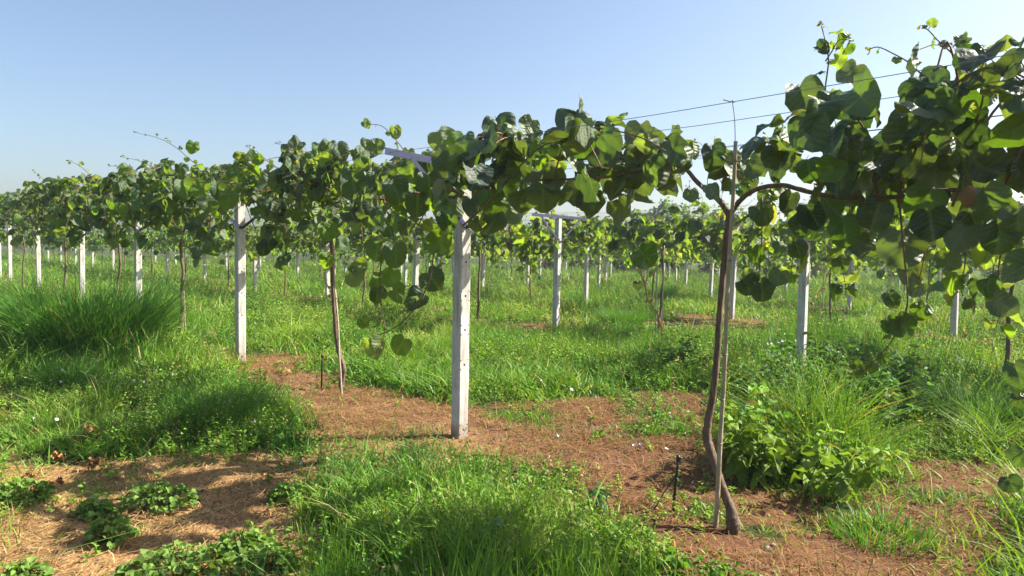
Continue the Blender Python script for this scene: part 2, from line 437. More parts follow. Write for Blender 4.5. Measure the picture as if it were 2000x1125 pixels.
# ------------------------------------------------------------------ grass, straw
def blades(mb, px, py, h, w, lean, col, S=3, ldir=None, z=None, rollw=None):
    """tapered curved blades standing at px,py"""
    n = len(px); a = rng.random(n) * 6.283 if ldir is None else ldir
    z0 = gz(px, py) - .01 if z is None else z
    d = np.stack([np.cos(a), np.sin(a)], -1)
    wa = rng.random(n) * 6.283
    wd = np.stack([np.cos(wa), np.sin(wa)], -1)
    t = np.linspace(0, 1, S + 1)
    vs = []
    for k, tk in enumerate(t):
        off = (lean * h * tk ** 1.7)[:, None] * d
        zz = z0 + h * (tk - .45 * np.minimum(lean, 1.6) * tk ** 2.4 * .6)
        ww = w * (1 - tk ** 1.6) * .5
        c = np.stack([px + off[:, 0], py + off[:, 1], zz], -1)
        if k < S:
            e = np.concatenate([wd * ww[:, None], np.zeros((n, 1))], 1)
            vs += [c - e, c + e]
        else: vs.append(c)
    V = np.stack(vs, 1); m = 2 * S + 1
    base = (np.arange(n) * m)[:, None]
    fq = np.concatenate([base + np.array([[2 * k, 2 * k + 1, 2 * k + 3, 2 * k + 2]]) for k in range(S - 1)]) if S > 1 else np.zeros((0, 4), int)
    ft = base + np.array([[2 * S - 2, 2 * S - 1, 2 * S]])
    C = np.repeat(col, m, 0)
    mb.add(V, [fq, ft], 0, C)
def unit(v): return v / (np.linalg.norm(v, axis=-1, keepdims=True) + 1e-9)
def stick(mb, a, b, r, mat, col=None, bend=.0):
    """many thin three-sided petioles from a to b at once"""
    a = np.asarray(a, float); b = np.asarray(b, float); n = len(a)
    if n == 0: return
    d = unit(b - a); u = unit(np.cross(d, np.array([.31, .77, .55]))); w = np.cross(d, u)
    ring = [u, -.5 * u + .87 * w, -.5 * u - .87 * w]
    m_ = (a + b) / 2 + np.array([0, 0, 1.]) * (bend * np.linalg.norm(b - a, axis=1))[:, None]
    V = np.stack([c + r * k for c in (a, m_, b) for k in ring], 1)
    o = (np.arange(n) * 9)[:, None]; F = []
    for lvl in (0, 3):
        for k in range(3): F.append(o + np.array([[lvl + k, lvl + (k + 1) % 3, lvl + 3 + (k + 1) % 3, lvl + 3 + k]]))
    mb.add(V, np.concatenate(F), mat, col)

def fan_points(n, y0, y1, m=.78, pw=1.0):
    y = np.sqrt(y0 ** 2 + rng.random(n) * (y1 ** 2 - y0 ** 2))
    x = (rng.random(n) * 2 - 1) * (m * y + .5)
    return x, y
def grass_col(x, y, n, shift=0.0):
    k = np.clip(fbm(x, y, 1.3) * 1.1 - .08 + .38 * (rng.random(n) - .5) + shift, 0, 1)[:, None]
    a = np.array([.045, .145, .022]); b = np.array([.14, .27, .03]); c = np.array([.27, .33, .07])
    col = np.where(k < .6, a + (b - a) * k / .6, b + (c - b) * (k - .6) / .4)
    dry = rng.random(n) < .045
    col[dry] = np.array([.36, .27, .13])
    return col * (.8 + .4 * rng.random((n, 1)))
mb = MB()
for n, y0, y1, S, w0, hs in ((125000, 2.2, 7, 3, .0078, 1.0), (135000, 7, 14, 2, .0125, 1.0), (130000, 14, 30, 2, .018, 1.05), (130000, 30, 80, 1, .045, 1.1)):
    x, y = fan_points(n, y0, y1)
    de, h = cover_soft(x, y)
    sc = max(1.0, y0 / 6)
    clump = sstep(.3, .72, vnoise(x + 5, y + 5, .17 * sc)) * .7 + sstep(.3, .7, vnoise(x - 5, y + 25, .5 * sc)) * .5
    keep = rng.random(n) < de * np.clip(.25 + clump, 0, 1)
    x, y, h, clump = x[keep], y[keep], h[keep], clump[keep]; m = len(x)
    h = h * (.4 + .8 * rng.random(m)) * (.5 + .75 * clump) * hs
    kind = vnoise(x + 300, y - 120, .9 * sc) + .25 * (rng.random(m) - .5)
    broad = kind > .47
    w = w0 * (.6 + .7 * rng.random(m)) * np.where(broad, 1.75, .95)
    blades(mb, x, y, h * np.where(broad, .92, 1.08), w, np.where(broad, .4 + 1.0 * rng.random(m), .12 + .8 * rng.random(m) ** 1.4), grass_col(x, y, m, np.where(broad, .1, -.05)), S)
tag(mb.build('grass', M_GRASS), 'lush green grass and low weeds covering the orchard alleys', 'grass', kind='stuff')

mb = MB()                                             # little leafy weeds standing through the grass
for n, y0, y1, s0 in ((17000, 2.2, 8, .036), (26000, 8, 18, .055), (20000, 18, 48, .09)):
    x, y = fan_points(n, y0, y1)
    de, h = cover_soft(x, y); patch = sstep(.4, .58, fbm(x - 20, y + 60, 1.4)) * np.where(inpoly(x, y, TALL[1][0]), .3, 1)
    keep = rng.random(n) < de * patch * 1.2; x, y, h = x[keep], y[keep], h[keep]; m = len(x); K = 9
    ht = h * rng.uniform(.6, 1.25, m); la = rng.random(m) * 6.283; ln = .3 * ht
    u = np.linspace(.25, 1, K)
    cx = x[:, None] + (np.cos(la) * ln)[:, None] * u ** 1.5; cy = y[:, None] + (np.sin(la) * ln)[:, None] * u ** 1.5; cz = gz(x, y)[:, None] + ht[:, None] * u
    c = np.stack([cx, cy, cz], -1).reshape(-1, 3); q = len(c)
    s = (s0 * rng.uniform(.6, 1.3, m))[:, None] * (1.15 - .55 * u); s = s.ravel() * rng.uniform(.7, 1.3, q)
    a = (rng.random(m)[:, None] * 6 + np.arange(K) * 2.4).ravel(); tl = rng.normal(.1, .4, q)
    d = np.stack([np.cos(a), np.sin(a), tl], -1); e = np.stack([-np.sin(a), np.cos(a), rng.normal(0, .35, q)], -1)
    nz_ = np.cross(d, e) * (s * .12)[:, None]
    V = np.stack([c, c + (d * .45 + e * .3) * s[:, None] + nz_, c + d * s[:, None] - nz_, c + (d * .45 - e * .3) * s[:, None] + nz_], 1)
    b0 = (np.arange(q) * 4)[:, None]
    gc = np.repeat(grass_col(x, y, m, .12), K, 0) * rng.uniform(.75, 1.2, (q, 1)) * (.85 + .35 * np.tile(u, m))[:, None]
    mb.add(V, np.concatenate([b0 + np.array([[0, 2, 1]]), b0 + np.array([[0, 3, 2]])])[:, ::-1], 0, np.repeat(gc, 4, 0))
    stick(mb, np.stack([x, y, gz(x, y)], -1), c.reshape(m, K, 3)[:, -1], .0012 + .00012 * y0, 0, (.06, .12, .03))
tag(mb.build('ground_cover', M_WEED), 'small leafy weeds mixed through the grass', 'ground cover', kind='stuff')

mb = MB()                                             # cut straw lying on the bare strips
n = 190000; x, y = fan_points(n, 2.2, 11)
de, h = cover_soft(x, y); keep = (rng.random(n) < (1 - sstep(.05, .5, de)) * (.25 + .75 * (fbm(x, y, .5) > .42)))
x, y = x[keep], y[keep]; m = len(x)
a = rng.normal(.6, 1.0, m); ln = (.03 + .1 * rng.random(m)) * np.where(rng.random(m) < .08, 2.2, 1.0); wd = .0012 + .0026 * rng.random(m) ** 1.5
d = np.stack([np.cos(a), np.sin(a), rng.normal(.1, .22, m)], -1) * ln[:, None]
e = np.stack([-np.sin(a), np.cos(a), np.zeros(m)], -1) * wd[:, None]
c = np.stack([x, y, gz(x, y) + .004 + .025 * rng.random(m) ** 2], -1)
bend = np.stack([np.zeros(m), np.zeros(m), .012 * rng.random(m)], -1) + e * rng.normal(0, 3, (m, 1))
V = np.stack([c - d / 2 - e, c - d / 2 + e, c + bend + e, c + bend - e, c + d / 2 + e * .5, c + d / 2 - e * .5], 1)
b0 = (np.arange(m) * 6)[:, None]
k = rng.random((m, 1)); lp = (sstep(.5, -.9, x) * (1 - .7 * sstep(5.2, 6.6, y)))[:, None]
sc_ = (np.array([.21, .115, .046]) + k ** 1.4 * np.array([.34, .29, .155])) * (.62 + .45 * lp) + np.array([.035, .0, -.008]) * (1 - lp)
mb.add(V, [np.concatenate([b0 + np.array([[0, 1, 2, 3]]), b0 + np.array([[3, 2, 4, 5]])])], 0, np.repeat(sc_, 6, 0))
n = 120000; x, y = fan_points(n, 2.2, 11); de, h = cover(x, y); tuft = sstep(.42, .66, vnoise(x + 9, y - 4, .16)) * sstep(.3, .6, vnoise(x - 40, y + 4, .7))
keep = rng.random(n) < (1 - sstep(.08, .5, de)) * (.1 + tuft); x, y, tuft = x[keep], y[keep], tuft[keep]; m = len(x); k = rng.random((m, 1)); lp = (sstep(.5, -.9, x) * (1 - .7 * sstep(5.2, 6.6, y)))[:, None]
dc = (np.array([.15, .07, .03]) + k ** 1.3 * np.array([.36, .27, .14])) * (.6 + .5 * lp)
gn = rng.random(m) < .05; dc[gn] = (.1, .2, .03)
blades(mb, x, y, (.015 + .055 * rng.random(m)) * (.5 + .8 * tuft), .0025 + .003 * rng.random(m), .8 + 1.6 * rng.random(m), dc, 2)
n = 22000; x, y = fan_points(n, 2.2, 9); de, h = cover(x, y); keep = rng.random(n) < (1 - sstep(.05, .4, de)) * (.12 + .9 * sstep(.45, .65, fbm(x + 70, y, .8))); x, y = x[keep], y[keep]; m = len(x)
rr = .004 + .016 * rng.random(m) ** 3; o8 = np.array([[1, 0, 0], [0, 1, 0], [-1, 0, 0], [0, -1, 0], [0, 0, .8], [0, 0, -.8]])
V = np.stack([x, y, gz(x, y) + rr * .3], -1)[:, None] + o8[None] * rr[:, None, None] * rng.uniform(.6, 1.4, (m, 6, 1)) + rng.normal(0, .15, (m, 6, 3)) * rr[:, None, None]
tf = np.array([[0, 1, 4], [1, 2, 4], [2, 3, 4], [3, 0, 4]]); b0 = (np.arange(m) * 6)[:, None, None]
CL = MB(); CL.add(V, (b0 + tf[None]).reshape(-1, 3), 0, np.repeat((np.array([.11, .065, .04]) + rng.random((m, 1)) * np.array([.12, .08, .06])), 6, 0))
tag(CL.build('soil_crumbs', M_SOIL), 'small crumbs and clods of brown earth on the bare strips', 'soil', kind='stuff')
tag(mb.build('straw_litter', M_WEED), 'dry tan straw and dead clippings lying on the bare strips', 'straw', kind='stuff')

# ------------------------------------------------------------------ vine leaves
def leaf_variant(seed, rings, seg, kind='kiwi'):
    """a heart-shaped blade: base at the origin, tip along +Y, top side +Z, about 1 long"""
    g = np.random.default_rng(seed)
    th = np.arange(seg) / seg * 2 * math.pi + math.pi / seg * 0
    # angle 0 is the tip
    r = .5 * (1 + .03 * np.cos(2 * th))
    back = np.exp(-((np.abs(((th + math.pi) % (2 * math.pi)) - math.pi) - math.pi) / .34) ** 2)
    r = r * (1 - .46 * back)
    tip = np.exp(-((((th + math.pi) % (2 * math.pi)) - math.pi) / .22) ** 2)
    r = r * (1 + (.02 + .12 * g.random()) * tip)
    r = r * (1 + .035 * np.sin(th * 5 + g.random() * 6) + .02 * g.standard_normal(seg))
    if kind == 'round': r = .5 * (1 - .5 * back) * (1 + .09 * np.cos(th * 7))
    rr = (np.arange(1, rings + 1) / rings) ** .9
    x = np.concatenate([[0], (rr[:, None] * r[None] * np.sin(th)[None]).ravel()])
    y = np.concatenate([[0], (rr[:, None] * r[None] * np.cos(th)[None]).ravel()]) + .29
    fold, droop, edge = g.uniform(.0, .9), g.uniform(.0, 1.15), g.uniform(-.4, .85)
    rad = np.hypot(x, y - .29)
    z = fold * np.abs(x) - droop * .55 * np.clip(y, -.2, 2) ** 2 - edge * .9 * rad ** 2.2 * 1.6
    ph = g.random() * 6; amp = g.uniform(.04, .12)
    z += amp * np.sin(np.arctan2(x, y - .29) * g.integers(3, 6) + ph) * (rad / .5) ** 1.5
    z += .035 * np.sin(x * 10 + ph) * np.sin(y * 9 + ph) + .018 * np.sin(x * 19 + 2 * ph) * np.sin(y * 17 - ph) - .042 * (np.abs(((y - .5 * np.abs(x)) * 5 + ph) % 1 - .5) - .25) * np.minimum(np.abs(x) * 3.5, 1) * (.4 + .9 * g.random())
    y2 = y * (1 - .12 * droop)
    v = np.stack([x * (1 - .25 * fold), y2, z], -1)
    uv = np.stack([x, y, np.zeros_like(x)], -1)
    jj = np.arange(seg)
    tri = np.stack([np.zeros(seg, int), 1 + (jj + 1) % seg, 1 + jj], -1)
    qd = [np.stack([1 + k * seg + jj, 1 + k * seg + (jj + 1) % seg, 1 + (k + 1) * seg + (jj + 1) % seg, 1 + (k + 1) * seg + jj], -1) for k in range(rings - 1)]
    return v, uv, tri, (np.concatenate(qd) if qd else np.zeros((0, 4), int))
LEAVES = {'hero': [leaf_variant(s, 8, 30) for s in range(22)],
          'mid': [leaf_variant(40 + s, 3, 14) for s in range(10)],
          'far': [leaf_variant(70 + s, 2, 9) for s in range(8)],
          'round': [leaf_variant(90 + s, 2, 14, 'round') for s in range(5)]}
def put_leaves(mb, pos, tipd, nrm, size, col, lod='hero', mat=0):
    pos = np.asarray(pos, float); n = len(pos)
    if n == 0: return
    yv = unit(np.asarray(tipd, float)); zv = np.asarray(nrm, float)
    zv = unit(zv - (zv * yv).sum(-1, keepdims=True) * yv); xv = np.cross(yv, zv)
    var = rng.integers(0, len(LEAVES[lod]), n)
    asp = rng.uniform(.9, 1.15, n)
    for k, (v, uv, tri, qd) in enumerate(LEAVES[lod]):
        s = np.where(var == k)[0]
        if not len(s): continue
        V = pos[s][:, None] + size[s][:, None, None] * (v[None, :, 0:1] * xv[s][:, None] * asp[s][:, None, None] + v[None, :, 1:2] * yv[s][:, None] + v[None, :, 2:3] * zv[s][:, None])
        nv = len(v); b = (np.arange(len(s)) * nv)[:, None, None]
        T = (tri[None] + b).reshape(-1, 3); Q = (qd[None] + b).reshape(-1, 4)
        mb.add(V, [T, Q], mat, np.repeat(col[s], nv, 0), np.tile(uv, (len(s), 1)))
def leaf_cols(n, young=0.0):
    k = rng.random((n, 1))
    c = np.array([.036, .068, .044]) + k * np.array([.052, .076, .026])
    c = c * rng.uniform(.75, 1.25, (n, 1)) + (rng.random((n, 1)) < .3) * np.array([.022, .016, .02])
    y = rng.random((n, 1)) < .1 + young
    c = np.where(y, np.array([.075, .15, .028]) + k * np.array([.05, .06, .012]), c)
    yy = rng.random((n, 1)) < .012
    return np.where(yy, np.array([.2, .19, .07]), c)
def foliage(t0, t1, zt, zb, half, per_m, lod, size=(.13, .25), o_bias=0.0, hang=.25, cane_mb=None, young=0.0, pale=1.0, reject=None):
    """canes thrown over the wires on both sides, a leaf at every node; frame: x across, y along the row, z up"""
    mb = MB()
    if cane_mb == 'crown': cane_mb = mb
    L = t1 - t0; target = int(per_m * L); per_c = 13
    nc = max(4, target // per_c)
    A, B, N, Tp, Pet = [], [], [], [], []
    for c in range(nc):
        ts = t0 + L * (c + rng.random()) / nc
        side = 1 if rng.random() < .5 + o_bias else -1
        top, bot = zt(ts), zb(ts); hw = half(ts) if callable(half) else half
        hgt = top - bot
        z_s = bot + hgt * rng.uniform(.3, .6)
        apex = top - hgt * .45 * rng.random() ** 1.3 - .06
        reach = hw * rng.uniform(.45, 1.1)
        zend = apex + (bot - apex) * (rng.random() ** 1.2 if rng.random() < .7 else .15)
        drift = rng.normal(0, .42)
        pts = np.array([[side * .03, ts, z_s], [side * reach * .33, ts + drift * .35, (z_s + apex) / 2 + .1],
                        [side * reach * .7, ts + drift * .8, apex], [side * reach, ts + drift * 1.15, apex * .45 + zend * .55],
                        [side * reach * rng.uniform(.95, 1.15), ts + drift * 1.3, zend]])
        C = catmull(pts, 6)
        if cane_mb is not None:
            if isinstance(cane_mb, list) and (not cane_mb or cane_mb[-1].n): cane_mb.append(MB())
            if reject is None or reject(C).mean() < .12: tube(cane_mb[-1] if isinstance(cane_mb, list) else cane_mb, pts, [.0065, .006, .005, .004, .0025], 6, 0 if isinstance(cane_mb, list) else 1, (.9 + .4 * rng.random(), 1, 1), per=4)
        k = per_c + rng.integers(-4, 5)
        f = np.sort(rng.random(k)) * (len(C) - 1.01); i0 = f.astype(int); fr = (f - i0)[:, None]
        p = C[i0] * (1 - fr) + C[i0 + 1] * fr
        tg = unit(C[i0 + 1] - C[i0])
        out = np.stack([side * np.abs(rng.normal(.55, .6, k)), rng.normal(0, .8, k), rng.normal(.35, .55, k)], -1)
        pd = unit(out + np.cross(tg, rng.normal(0, 1, (k, 3))) * .5)
        pl = rng.uniform(.05, .13, k)
        q = p + pd * pl[:, None]
        upness = np.clip((q[:, 2] - bot) / max(hgt, .2), 0, 1)
        droopy = rng.random(k) < .45 + .35 * (1 - upness)
        tip = np.stack([side * (.5 + rng.normal(0, .55, k)), rng.normal(0, .75, k), np.where(droopy, -1.25, -.3) + rng.normal(0, .35, k)], -1)
        nrm = np.stack([side * (.55 + rng.normal(0, .5, k)), rng.normal(0, .55, k), np.where(droopy, .5, 1.1) + rng.normal(0, .3, k)], -1)
        A.append(p); B.append(q); Tp.append(tip); N.append(nrm)
    A, B, Tp, N = map(np.concatenate, (A, B, Tp, N))
    n = len(A)
    tt = np.array([zt(t) for t in B[:, 1]]); bb = np.array([zb(t) for t in B[:, 1]])
    ok = (B[:, 2] < tt + .05) & (B[:, 2] > bb - .02)
    if reject is not None: ok &= ~reject(B)
    A, B, Tp, N = A[ok], B[ok], Tp[ok], N[ok]; n = len(A)
    s = rng.uniform(size[0], size[1], n) * np.where(rng.random(n) < .2, .6, 1.0)
    put_leaves(mb, B, Tp, N, s, leaf_cols(n, young) * pale, lod)
    if lod != 'far':
        stick(mb, A, B, .0022 if lod == 'hero' else .0026, 1, (1.3, .8, .5), .12)
    return mb

def shoot(out, P, r0, nleaf, lsize, lod='hero', tuft=True, young=.6, hang=.0):
    """a free shoot along world/local points P with leaves growing smaller to the tip"""
    leaf_mb = MB() if isinstance(out, list) else out
    if isinstance(out, list): out.append(leaf_mb)
    P = np.asarray(P, float); L = len(P)
    C = tube(leaf_mb, P, np.linspace(r0, r0 * .45, L), 6, 1, (.85, .95, .9), per=5)
    k = nleaf; f = np.linspace(.12, 1, k) * (len(C) - 1.01); i0 = f.astype(int)
    p = C[i0]; tg = unit(C[np.minimum(i0 + 1, len(C) - 1)] - C[i0])
    sidev = unit(np.cross(tg, rng.normal(0, 1, (k, 3))))
    u = np.linspace(0, 1, k)
    sz = (lsize[0] + (lsize[1] - lsize[0]) * u) * rng.uniform(.8, 1.2, k)
    q = p + (sidev * .8 + np.array([0, 0, .35 - hang])) * (sz * .4)[:, None]
    tip = sidev + rng.normal(0, .3, (k, 3)) + np.array([0, 0, -.35 - hang]); nr = np.array([0, 0, 1.]) + sidev * .3 + rng.normal(0, .4, (k, 3))
    put_leaves(leaf_mb, q, tip, nr, sz, leaf_cols(k, young), lod)
    stick(leaf_mb, p, q, .0018, 1, (1.1, .9, .6))
    if tuft:
        e = C[-1]; m = 6
        d = unit(rng.normal(0, 1, (m, 3)) + np.array([0, 0, .8]))
        put_leaves(leaf_mb, np.repeat(e[None], m, 0) + d * .008, d, rng.normal(0, 1, (m, 3)), np.full(m, lsize[1] * .55),
                   np.repeat(np.array([[.16, .15, .07]]), m, 0), 'far')

# ------------------------------------------------------------------ concrete posts with blue T-bars
HOLES = [.08, .64, .94, 1.23, 1.52, 1.81]
def post_proto(name, hgt, holes=True):
    root = thing(name, None, 'post')
    w = .056; b = .012
    mb = MB(); zt_ = hgt - .03
    # three plain faces and the four worn corners
    ring = [(-w + b, -w), (w - b, -w), (w, -w + b), (w, w - b), (w - b, w), (-w + b, w), (-w, w - b), (-w, -w + b)]
    PW = [np.zeros((13, 2)) if q_ in (0, 1) else rng.normal(0, .0014, (13, 2)) for q_ in range(8)]
    for k in range(1, 8):
        (x0, y0), (x1, y1) = ring[k], ring[(k + 1) % 8]
        zz = np.linspace(-.25, zt_, 13)
        V = np.concatenate([np.stack([np.full(13, x0), np.full(13, y0), zz], -1), np.stack([np.full(13, x1), np.full(13, y1), zz], -1)])
        V[:13, :2] += PW[k]; V[13:, :2] += PW[(k + 1) % 8]
        ii = np.arange(12); mb.add(V, np.stack([ii, 13 + ii, 14 + ii, 1 + ii], -1))
    mb.add([(x, y, zt_) for x, y in ring], np.array([list(range(8))]))
    # the drilled face, with real round holes
    x0, x1 = -w + b, w - b; zc = -.25; r = .0095; hs = x1
    for h in (HOLES if holes else []):
        lo, hi = h - hs, h + hs
        if lo > zc + .002:
            mb.add([(x0, -w, zc), (x1, -w, zc), (x1, -w, lo), (x0, -w, lo)], np.array([[0, 1, 2, 3]]))
        n = 16; th = np.arange(n) / n * 2 * math.pi + math.pi / n
        c, s = np.cos(th), np.sin(th); k = 1 / np.maximum(np.abs(c), np.abs(s))
        outer = np.stack([hs * c * k, np.full(n, -w), h + hs * s * k], -1)
        inner = np.stack([r * c, np.full(n, -w), h + r * s], -1); deep = inner + np.array([0, .03, 0])
        jj = np.arange(n); j2 = (jj + 1) % n
        mb.add(np.vstack([outer, inner]), np.stack([jj, j2, n + j2, n + jj], -1))
        mb.add(np.vstack([inner, deep]), [np.stack([jj, j2, n + j2, n + jj], -1), (n + np.arange(n))[None]], 1)
        zc = hi
    mb.add([(x0, -w, zc), (x1, -w, zc), (x1, -w, zt_), (x0, -w, zt_)], np.array([[0, 1, 2, 3]]))
    mb.build('shaft', [M_CONC, M_HOLE], root, smooth=False, attrs=False)
    # angle-iron arm across the row, two flat braces
    mb = MB(); y0 = -w - .004; Lh = .84
    box(mb, (0, y0 + .002, hgt - .005), (2 * Lh, .005, .05)); box(mb, (0, y0 + .0245, hgt + .0225), (2 * Lh, .039, .005))
    mb.build('cross_arm', M_BLUE, root, smooth=False, attrs=False)
    for s in (-1, 1):
        mb = MB(); a = np.array([s * .6, y0 - .006, hgt - .02]); c = np.array([s * .012, y0 - .006 - .004 * (s > 0), hgt - .5])
        d = c - a; L_ = np.linalg.norm(d); d /= L_; u = np.array([-d[2], 0, d[0]])
        box(mb, (a + c) / 2, (L_, .036, .005), 0, np.stack([d, u, np.array([0, 1., 0])], 1))
        mb.build('brace', M_BLUE, root, smooth=False, attrs=False)
    mb = MB(); tube(mb, [(0, y0 + .01, hgt - .5), (0, y0 - .022, hgt - .5)], .012, 8, smooth=False)
    mb.build('bolt', M_BLUE, root, attrs=False)
    return root
def row_place(px, row): return on_row(px, 560.0, row)[:2]
KNOWN = {(0, 0): G(897, 852), (0, 1): G(470, 707), (0, 2): row_place(270, 0), (0, 3): row_place(160, 0), (0, 4): row_place(76, 0), (0, 5): row_place(20, 0),
         (1, 1): G(1085, 651), (1, 2): G(809, 615), (1, 0): row_place(1570, 1), (1, 3): row_place(640, 1), (1, 4): row_place(498, 1), (1, 5): row_place(400, 1),
         (2, 0): row_place(1868, 2), (2, 1): row_place(1431, 2), (2, 2): row_place(1145, 2),
         (3, 1): row_place(1660, 3), (3, 2): row_place(1388, 3), (3, 4): row_place(1030, 3)}
PLAB = {(0, 0): 'pitted concrete post with earth-stained foot, largest and nearest, in the front row',
        (0, 1): 'concrete post beside the long grass, next to the left of the nearest post',
        (0, 2): 'concrete post rising right behind the big grass tussock, right edge of the tussock',
        (0, 3): 'concrete post standing behind the middle of the big grass tussock',
        (0, 4): 'slim far concrete post of the front row, left of the tussock top',
        (0, 5): 'farthest visible concrete post of the front row, close to the left photo edge',
        (1, 1): 'concrete post with bare blue T-bar and braces on top showing above it',
        (1, 2): 'concrete post of the second row just left of the nearest post',
        (1, 0): 'pale concrete post among the weeds, right of the thin brown front trunk',
        (1, 3): 'second row concrete post hidden behind the thin left front trunk',
        (1, 4): 'second row concrete post just right of the front post by the long grass',
        (1, 5): 'second row concrete post above the shaded weeds, left of the front post',
        (2, 0): 'concrete post far right in open grass under the leafy hanging canopy',
        (2, 1): 'concrete post directly behind the bamboo stake of the front vine',
        (2, 2): 'concrete post right of the post with the bare blue T-bar',
        (3, 1): 'short looking far concrete post right of the post among the weeds',
        (3, 2): 'far concrete post just left of the forked front trunk',
        (3, 4): 'far concrete post left of the post with the bare blue T-bar'}
proto = post_proto('concrete_post', PH)
first = True; POSTS = []
for row in range(0, 8):
    for k in range(-2, 18):
        c = KNOWN.get((row, k), rowpt(row, k) if (row, k) not in ((1, -1),) else rowpt(1, -.95))
        q = proj(np.array([c[0], c[1], 1.0]))
        if q[2] < 2 or q[2] > 62 or not (-60 < q[0] < 2060): continue
        loc = (c[0], c[1], float(gz(c[0], c[1])))
        lab = PLAB.get((row, k), 'pale concrete post in the far rows, half hidden under the leaf canopy')
        grp = 'concrete trellis posts of the front rows' if (row, k) in PLAB else 'concrete trellis posts of the far rows'
        o = proto if first else dup(proto, loc, None)
        if first: o.location = loc
        o['label'] = lab; o['group'] = grp
        tl = .003 if (row, k) in ((0, 0), (0, 1), (1, 1), (1, 0)) else .012
        o.rotation_euler = (rng.normal(0, tl), rng.normal(0, tl), ANG + rng.normal(0, .03))
        s = rng.normal(1, .012) if (row, k) not in ((0, 0), (1, 1)) else 1.0
        o.scale = (1, 1, s); first = False; POSTS.append((row, k, c))

_p0 = [o for o in scene.objects if o.get('label') == PLAB[(0, 0)]][0]
_M = Matrix.Translation((0, 0, PH - .5)) @ Matrix.Rotation(R(3.5), 4, 'Y') @ Matrix.Translation((0, 0, .5 - PH))
for ch in _p0.children:
    if ch.name.split('.')[0] in ('cross_arm', 'brace'): ch.matrix_basis = _M

# ------------------------------------------------------------------ wires along the rows
WL = {-.78: 'outer thin steel wire on the near side of', -.38: 'inner thin steel wire on the near side of', 0.0: 'middle thin steel wire over the posts of',
      .38: 'inner thin steel wire on the far side of', .78: 'outer thin steel wire on the far side of'}
RW = ['the front row', 'the second row', 'the third row', 'the fourth row', 'the fifth row']
for row in range(5):
    for off, lb in WL.items():
        ks = [k for k in range(-2, 16)]; pts = []
        for k in ks:
            c0 = rowpt(row, k)
            for f in (0, .25, .5, .75):
                c = c0 + RD * PS * f + RN * off
                sag = -.035 * (4 * f * (1 - f))
                pts.append((c[0], c[1], PH + .028 + sag + (-.07 if off == 0 else 0)))
        mb = MB(); tube(mb, pts, .0017 if row == 0 else .002, 4, smooth=False)
        tag(mb.build('trellis_wire', M_WIRE, attrs=False), lb + ' ' + RW[row], 'wire', 'trellis wires')

# ------------------------------------------------------------------ kiwi vines
T_ENV = [-10, -4.7, -4.3, -3.65, -3.4, -3.1, -2.9, -2.69, -2.43, -2.06, -1.64, -1.16, -.6, 0, .85, 1.8, 2.98, 4.5, 7, 12, 18, 30, 60]
ZT_ENV = [2.65, 2.62, 2.68, 2.63, 2.38, 2.38, 2.3, 2.22, 2.28, 2.36, 2.47, 2.53, 2.64, 2.64, 2.52, 2.75, 2.78, 2.8, 2.85, 3.0, 3.15, 3.25, 3.25]
ZB_ENV = [1.4, 1.4, 1.42, 1.46, 1.48, 1.58, 1.8, 2.06, 2.1, 1.98, 1.95, 1.9, 1.8, 1.62, 1.45, 1.36, 1.48, 1.46, 1.42, 1.42, 1.45, 1.45, 1.45]
def env(tb):
    return (lambda t: float(np.interp(t + tb, T_ENV, ZT_ENV)), lambda t: float(np.interp(t + tb, T_ENV, ZB_ENV)))
def tof(base): return float((np.asarray(base) - O0) @ RD)

def woody(root, trunk_pts, trunk_r, arms, cane_mb=None, seg=10):
    mb = MB(); tube(mb, trunk_pts, trunk_r, seg, knob=.22, per=10); mb.build('trunk', M_BARK, root)
    for P, r in arms:
        mb = MB(); tube(mb, P, r, 8, knob=.12); mb.build('arm', M_BARK, root)
    for c_ in [q_ for q_ in cane_mb or [] if q_.n]: c_.build('cane', M_CANE, root)
def generic_trunk(h=1.78, r=.024, wob=.025):
    zz = np.linspace(-.05, h, 7)
    P = np.stack([wob * rng.standard_normal(7) * np.linspace(.4, 1, 7), wob * rng.standard_normal(7) * np.linspace(.6, .5, 7), zz], -1)
    P[-1, :2] = 0
    return P, np.linspace(r * 1.25, r * .8, 7)
def generic_arms(h, L):
    out = []
    for s in (-1, 1):
        P = np.array([(0, 0, h), (rng.normal(0, .03), s * .3, h + .17), (rng.normal(0, .05), s * L * .5, h + .3), (rng.normal(0, .06), s * L, h + .32)])
        out.append((P, [.02, .017, .014, .008]))
    return out

# --- the nearest vine, right of the nearest post
b1 = G(1430, 1034); tb1 = tof(b1)
V1 = thing('kiwi_vine', 'nearest kiwi vine, bent brown trunk forking into a Y, big dark drooping leaves', 'vine', (b1[0], b1[1], 0), ANG, 'kiwi vines of the front row')
L1 = lambda px, off=0.0: rot_local(on_row([p[0] for p in px], [p[1] for p in px], 0, off), b1)
o1 = float((b1 - O0) @ RN)
trunk_px = [(1433, 1045), (1432, 1022), (1427, 995), (1416, 965), (1405, 935), (1391, 890), (1381, 855), (1383, 822), (1392, 775), (1400, 700), (1405, 620), (1412, 540), (1419, 465), (1425, 418)]
tr = np.array([13, 14.5, 10, 8.5, 8.2, 8.8, 9, 7.6, 7, 6.4, 6.2, 6, 6.2, 7]) / FPX * 4.05
arm_l = L1([(1425, 420), (1410, 398), (1394, 382), (1376, 368), (1358, 352), (1338, 330), (1300, 318), (1250, 330), (1190, 345), (1120, 350), (1040, 352)], o1)
arm_r = L1([(1425, 420), (1440, 398), (1462, 378), (1490, 366), (1530, 362), (1570, 372), (1625, 384), (1690, 386), (1760, 384), (1840, 372), (1960, 372)], o1)
canes = []; shoots = []; zt1, zb1 = env(tb1)
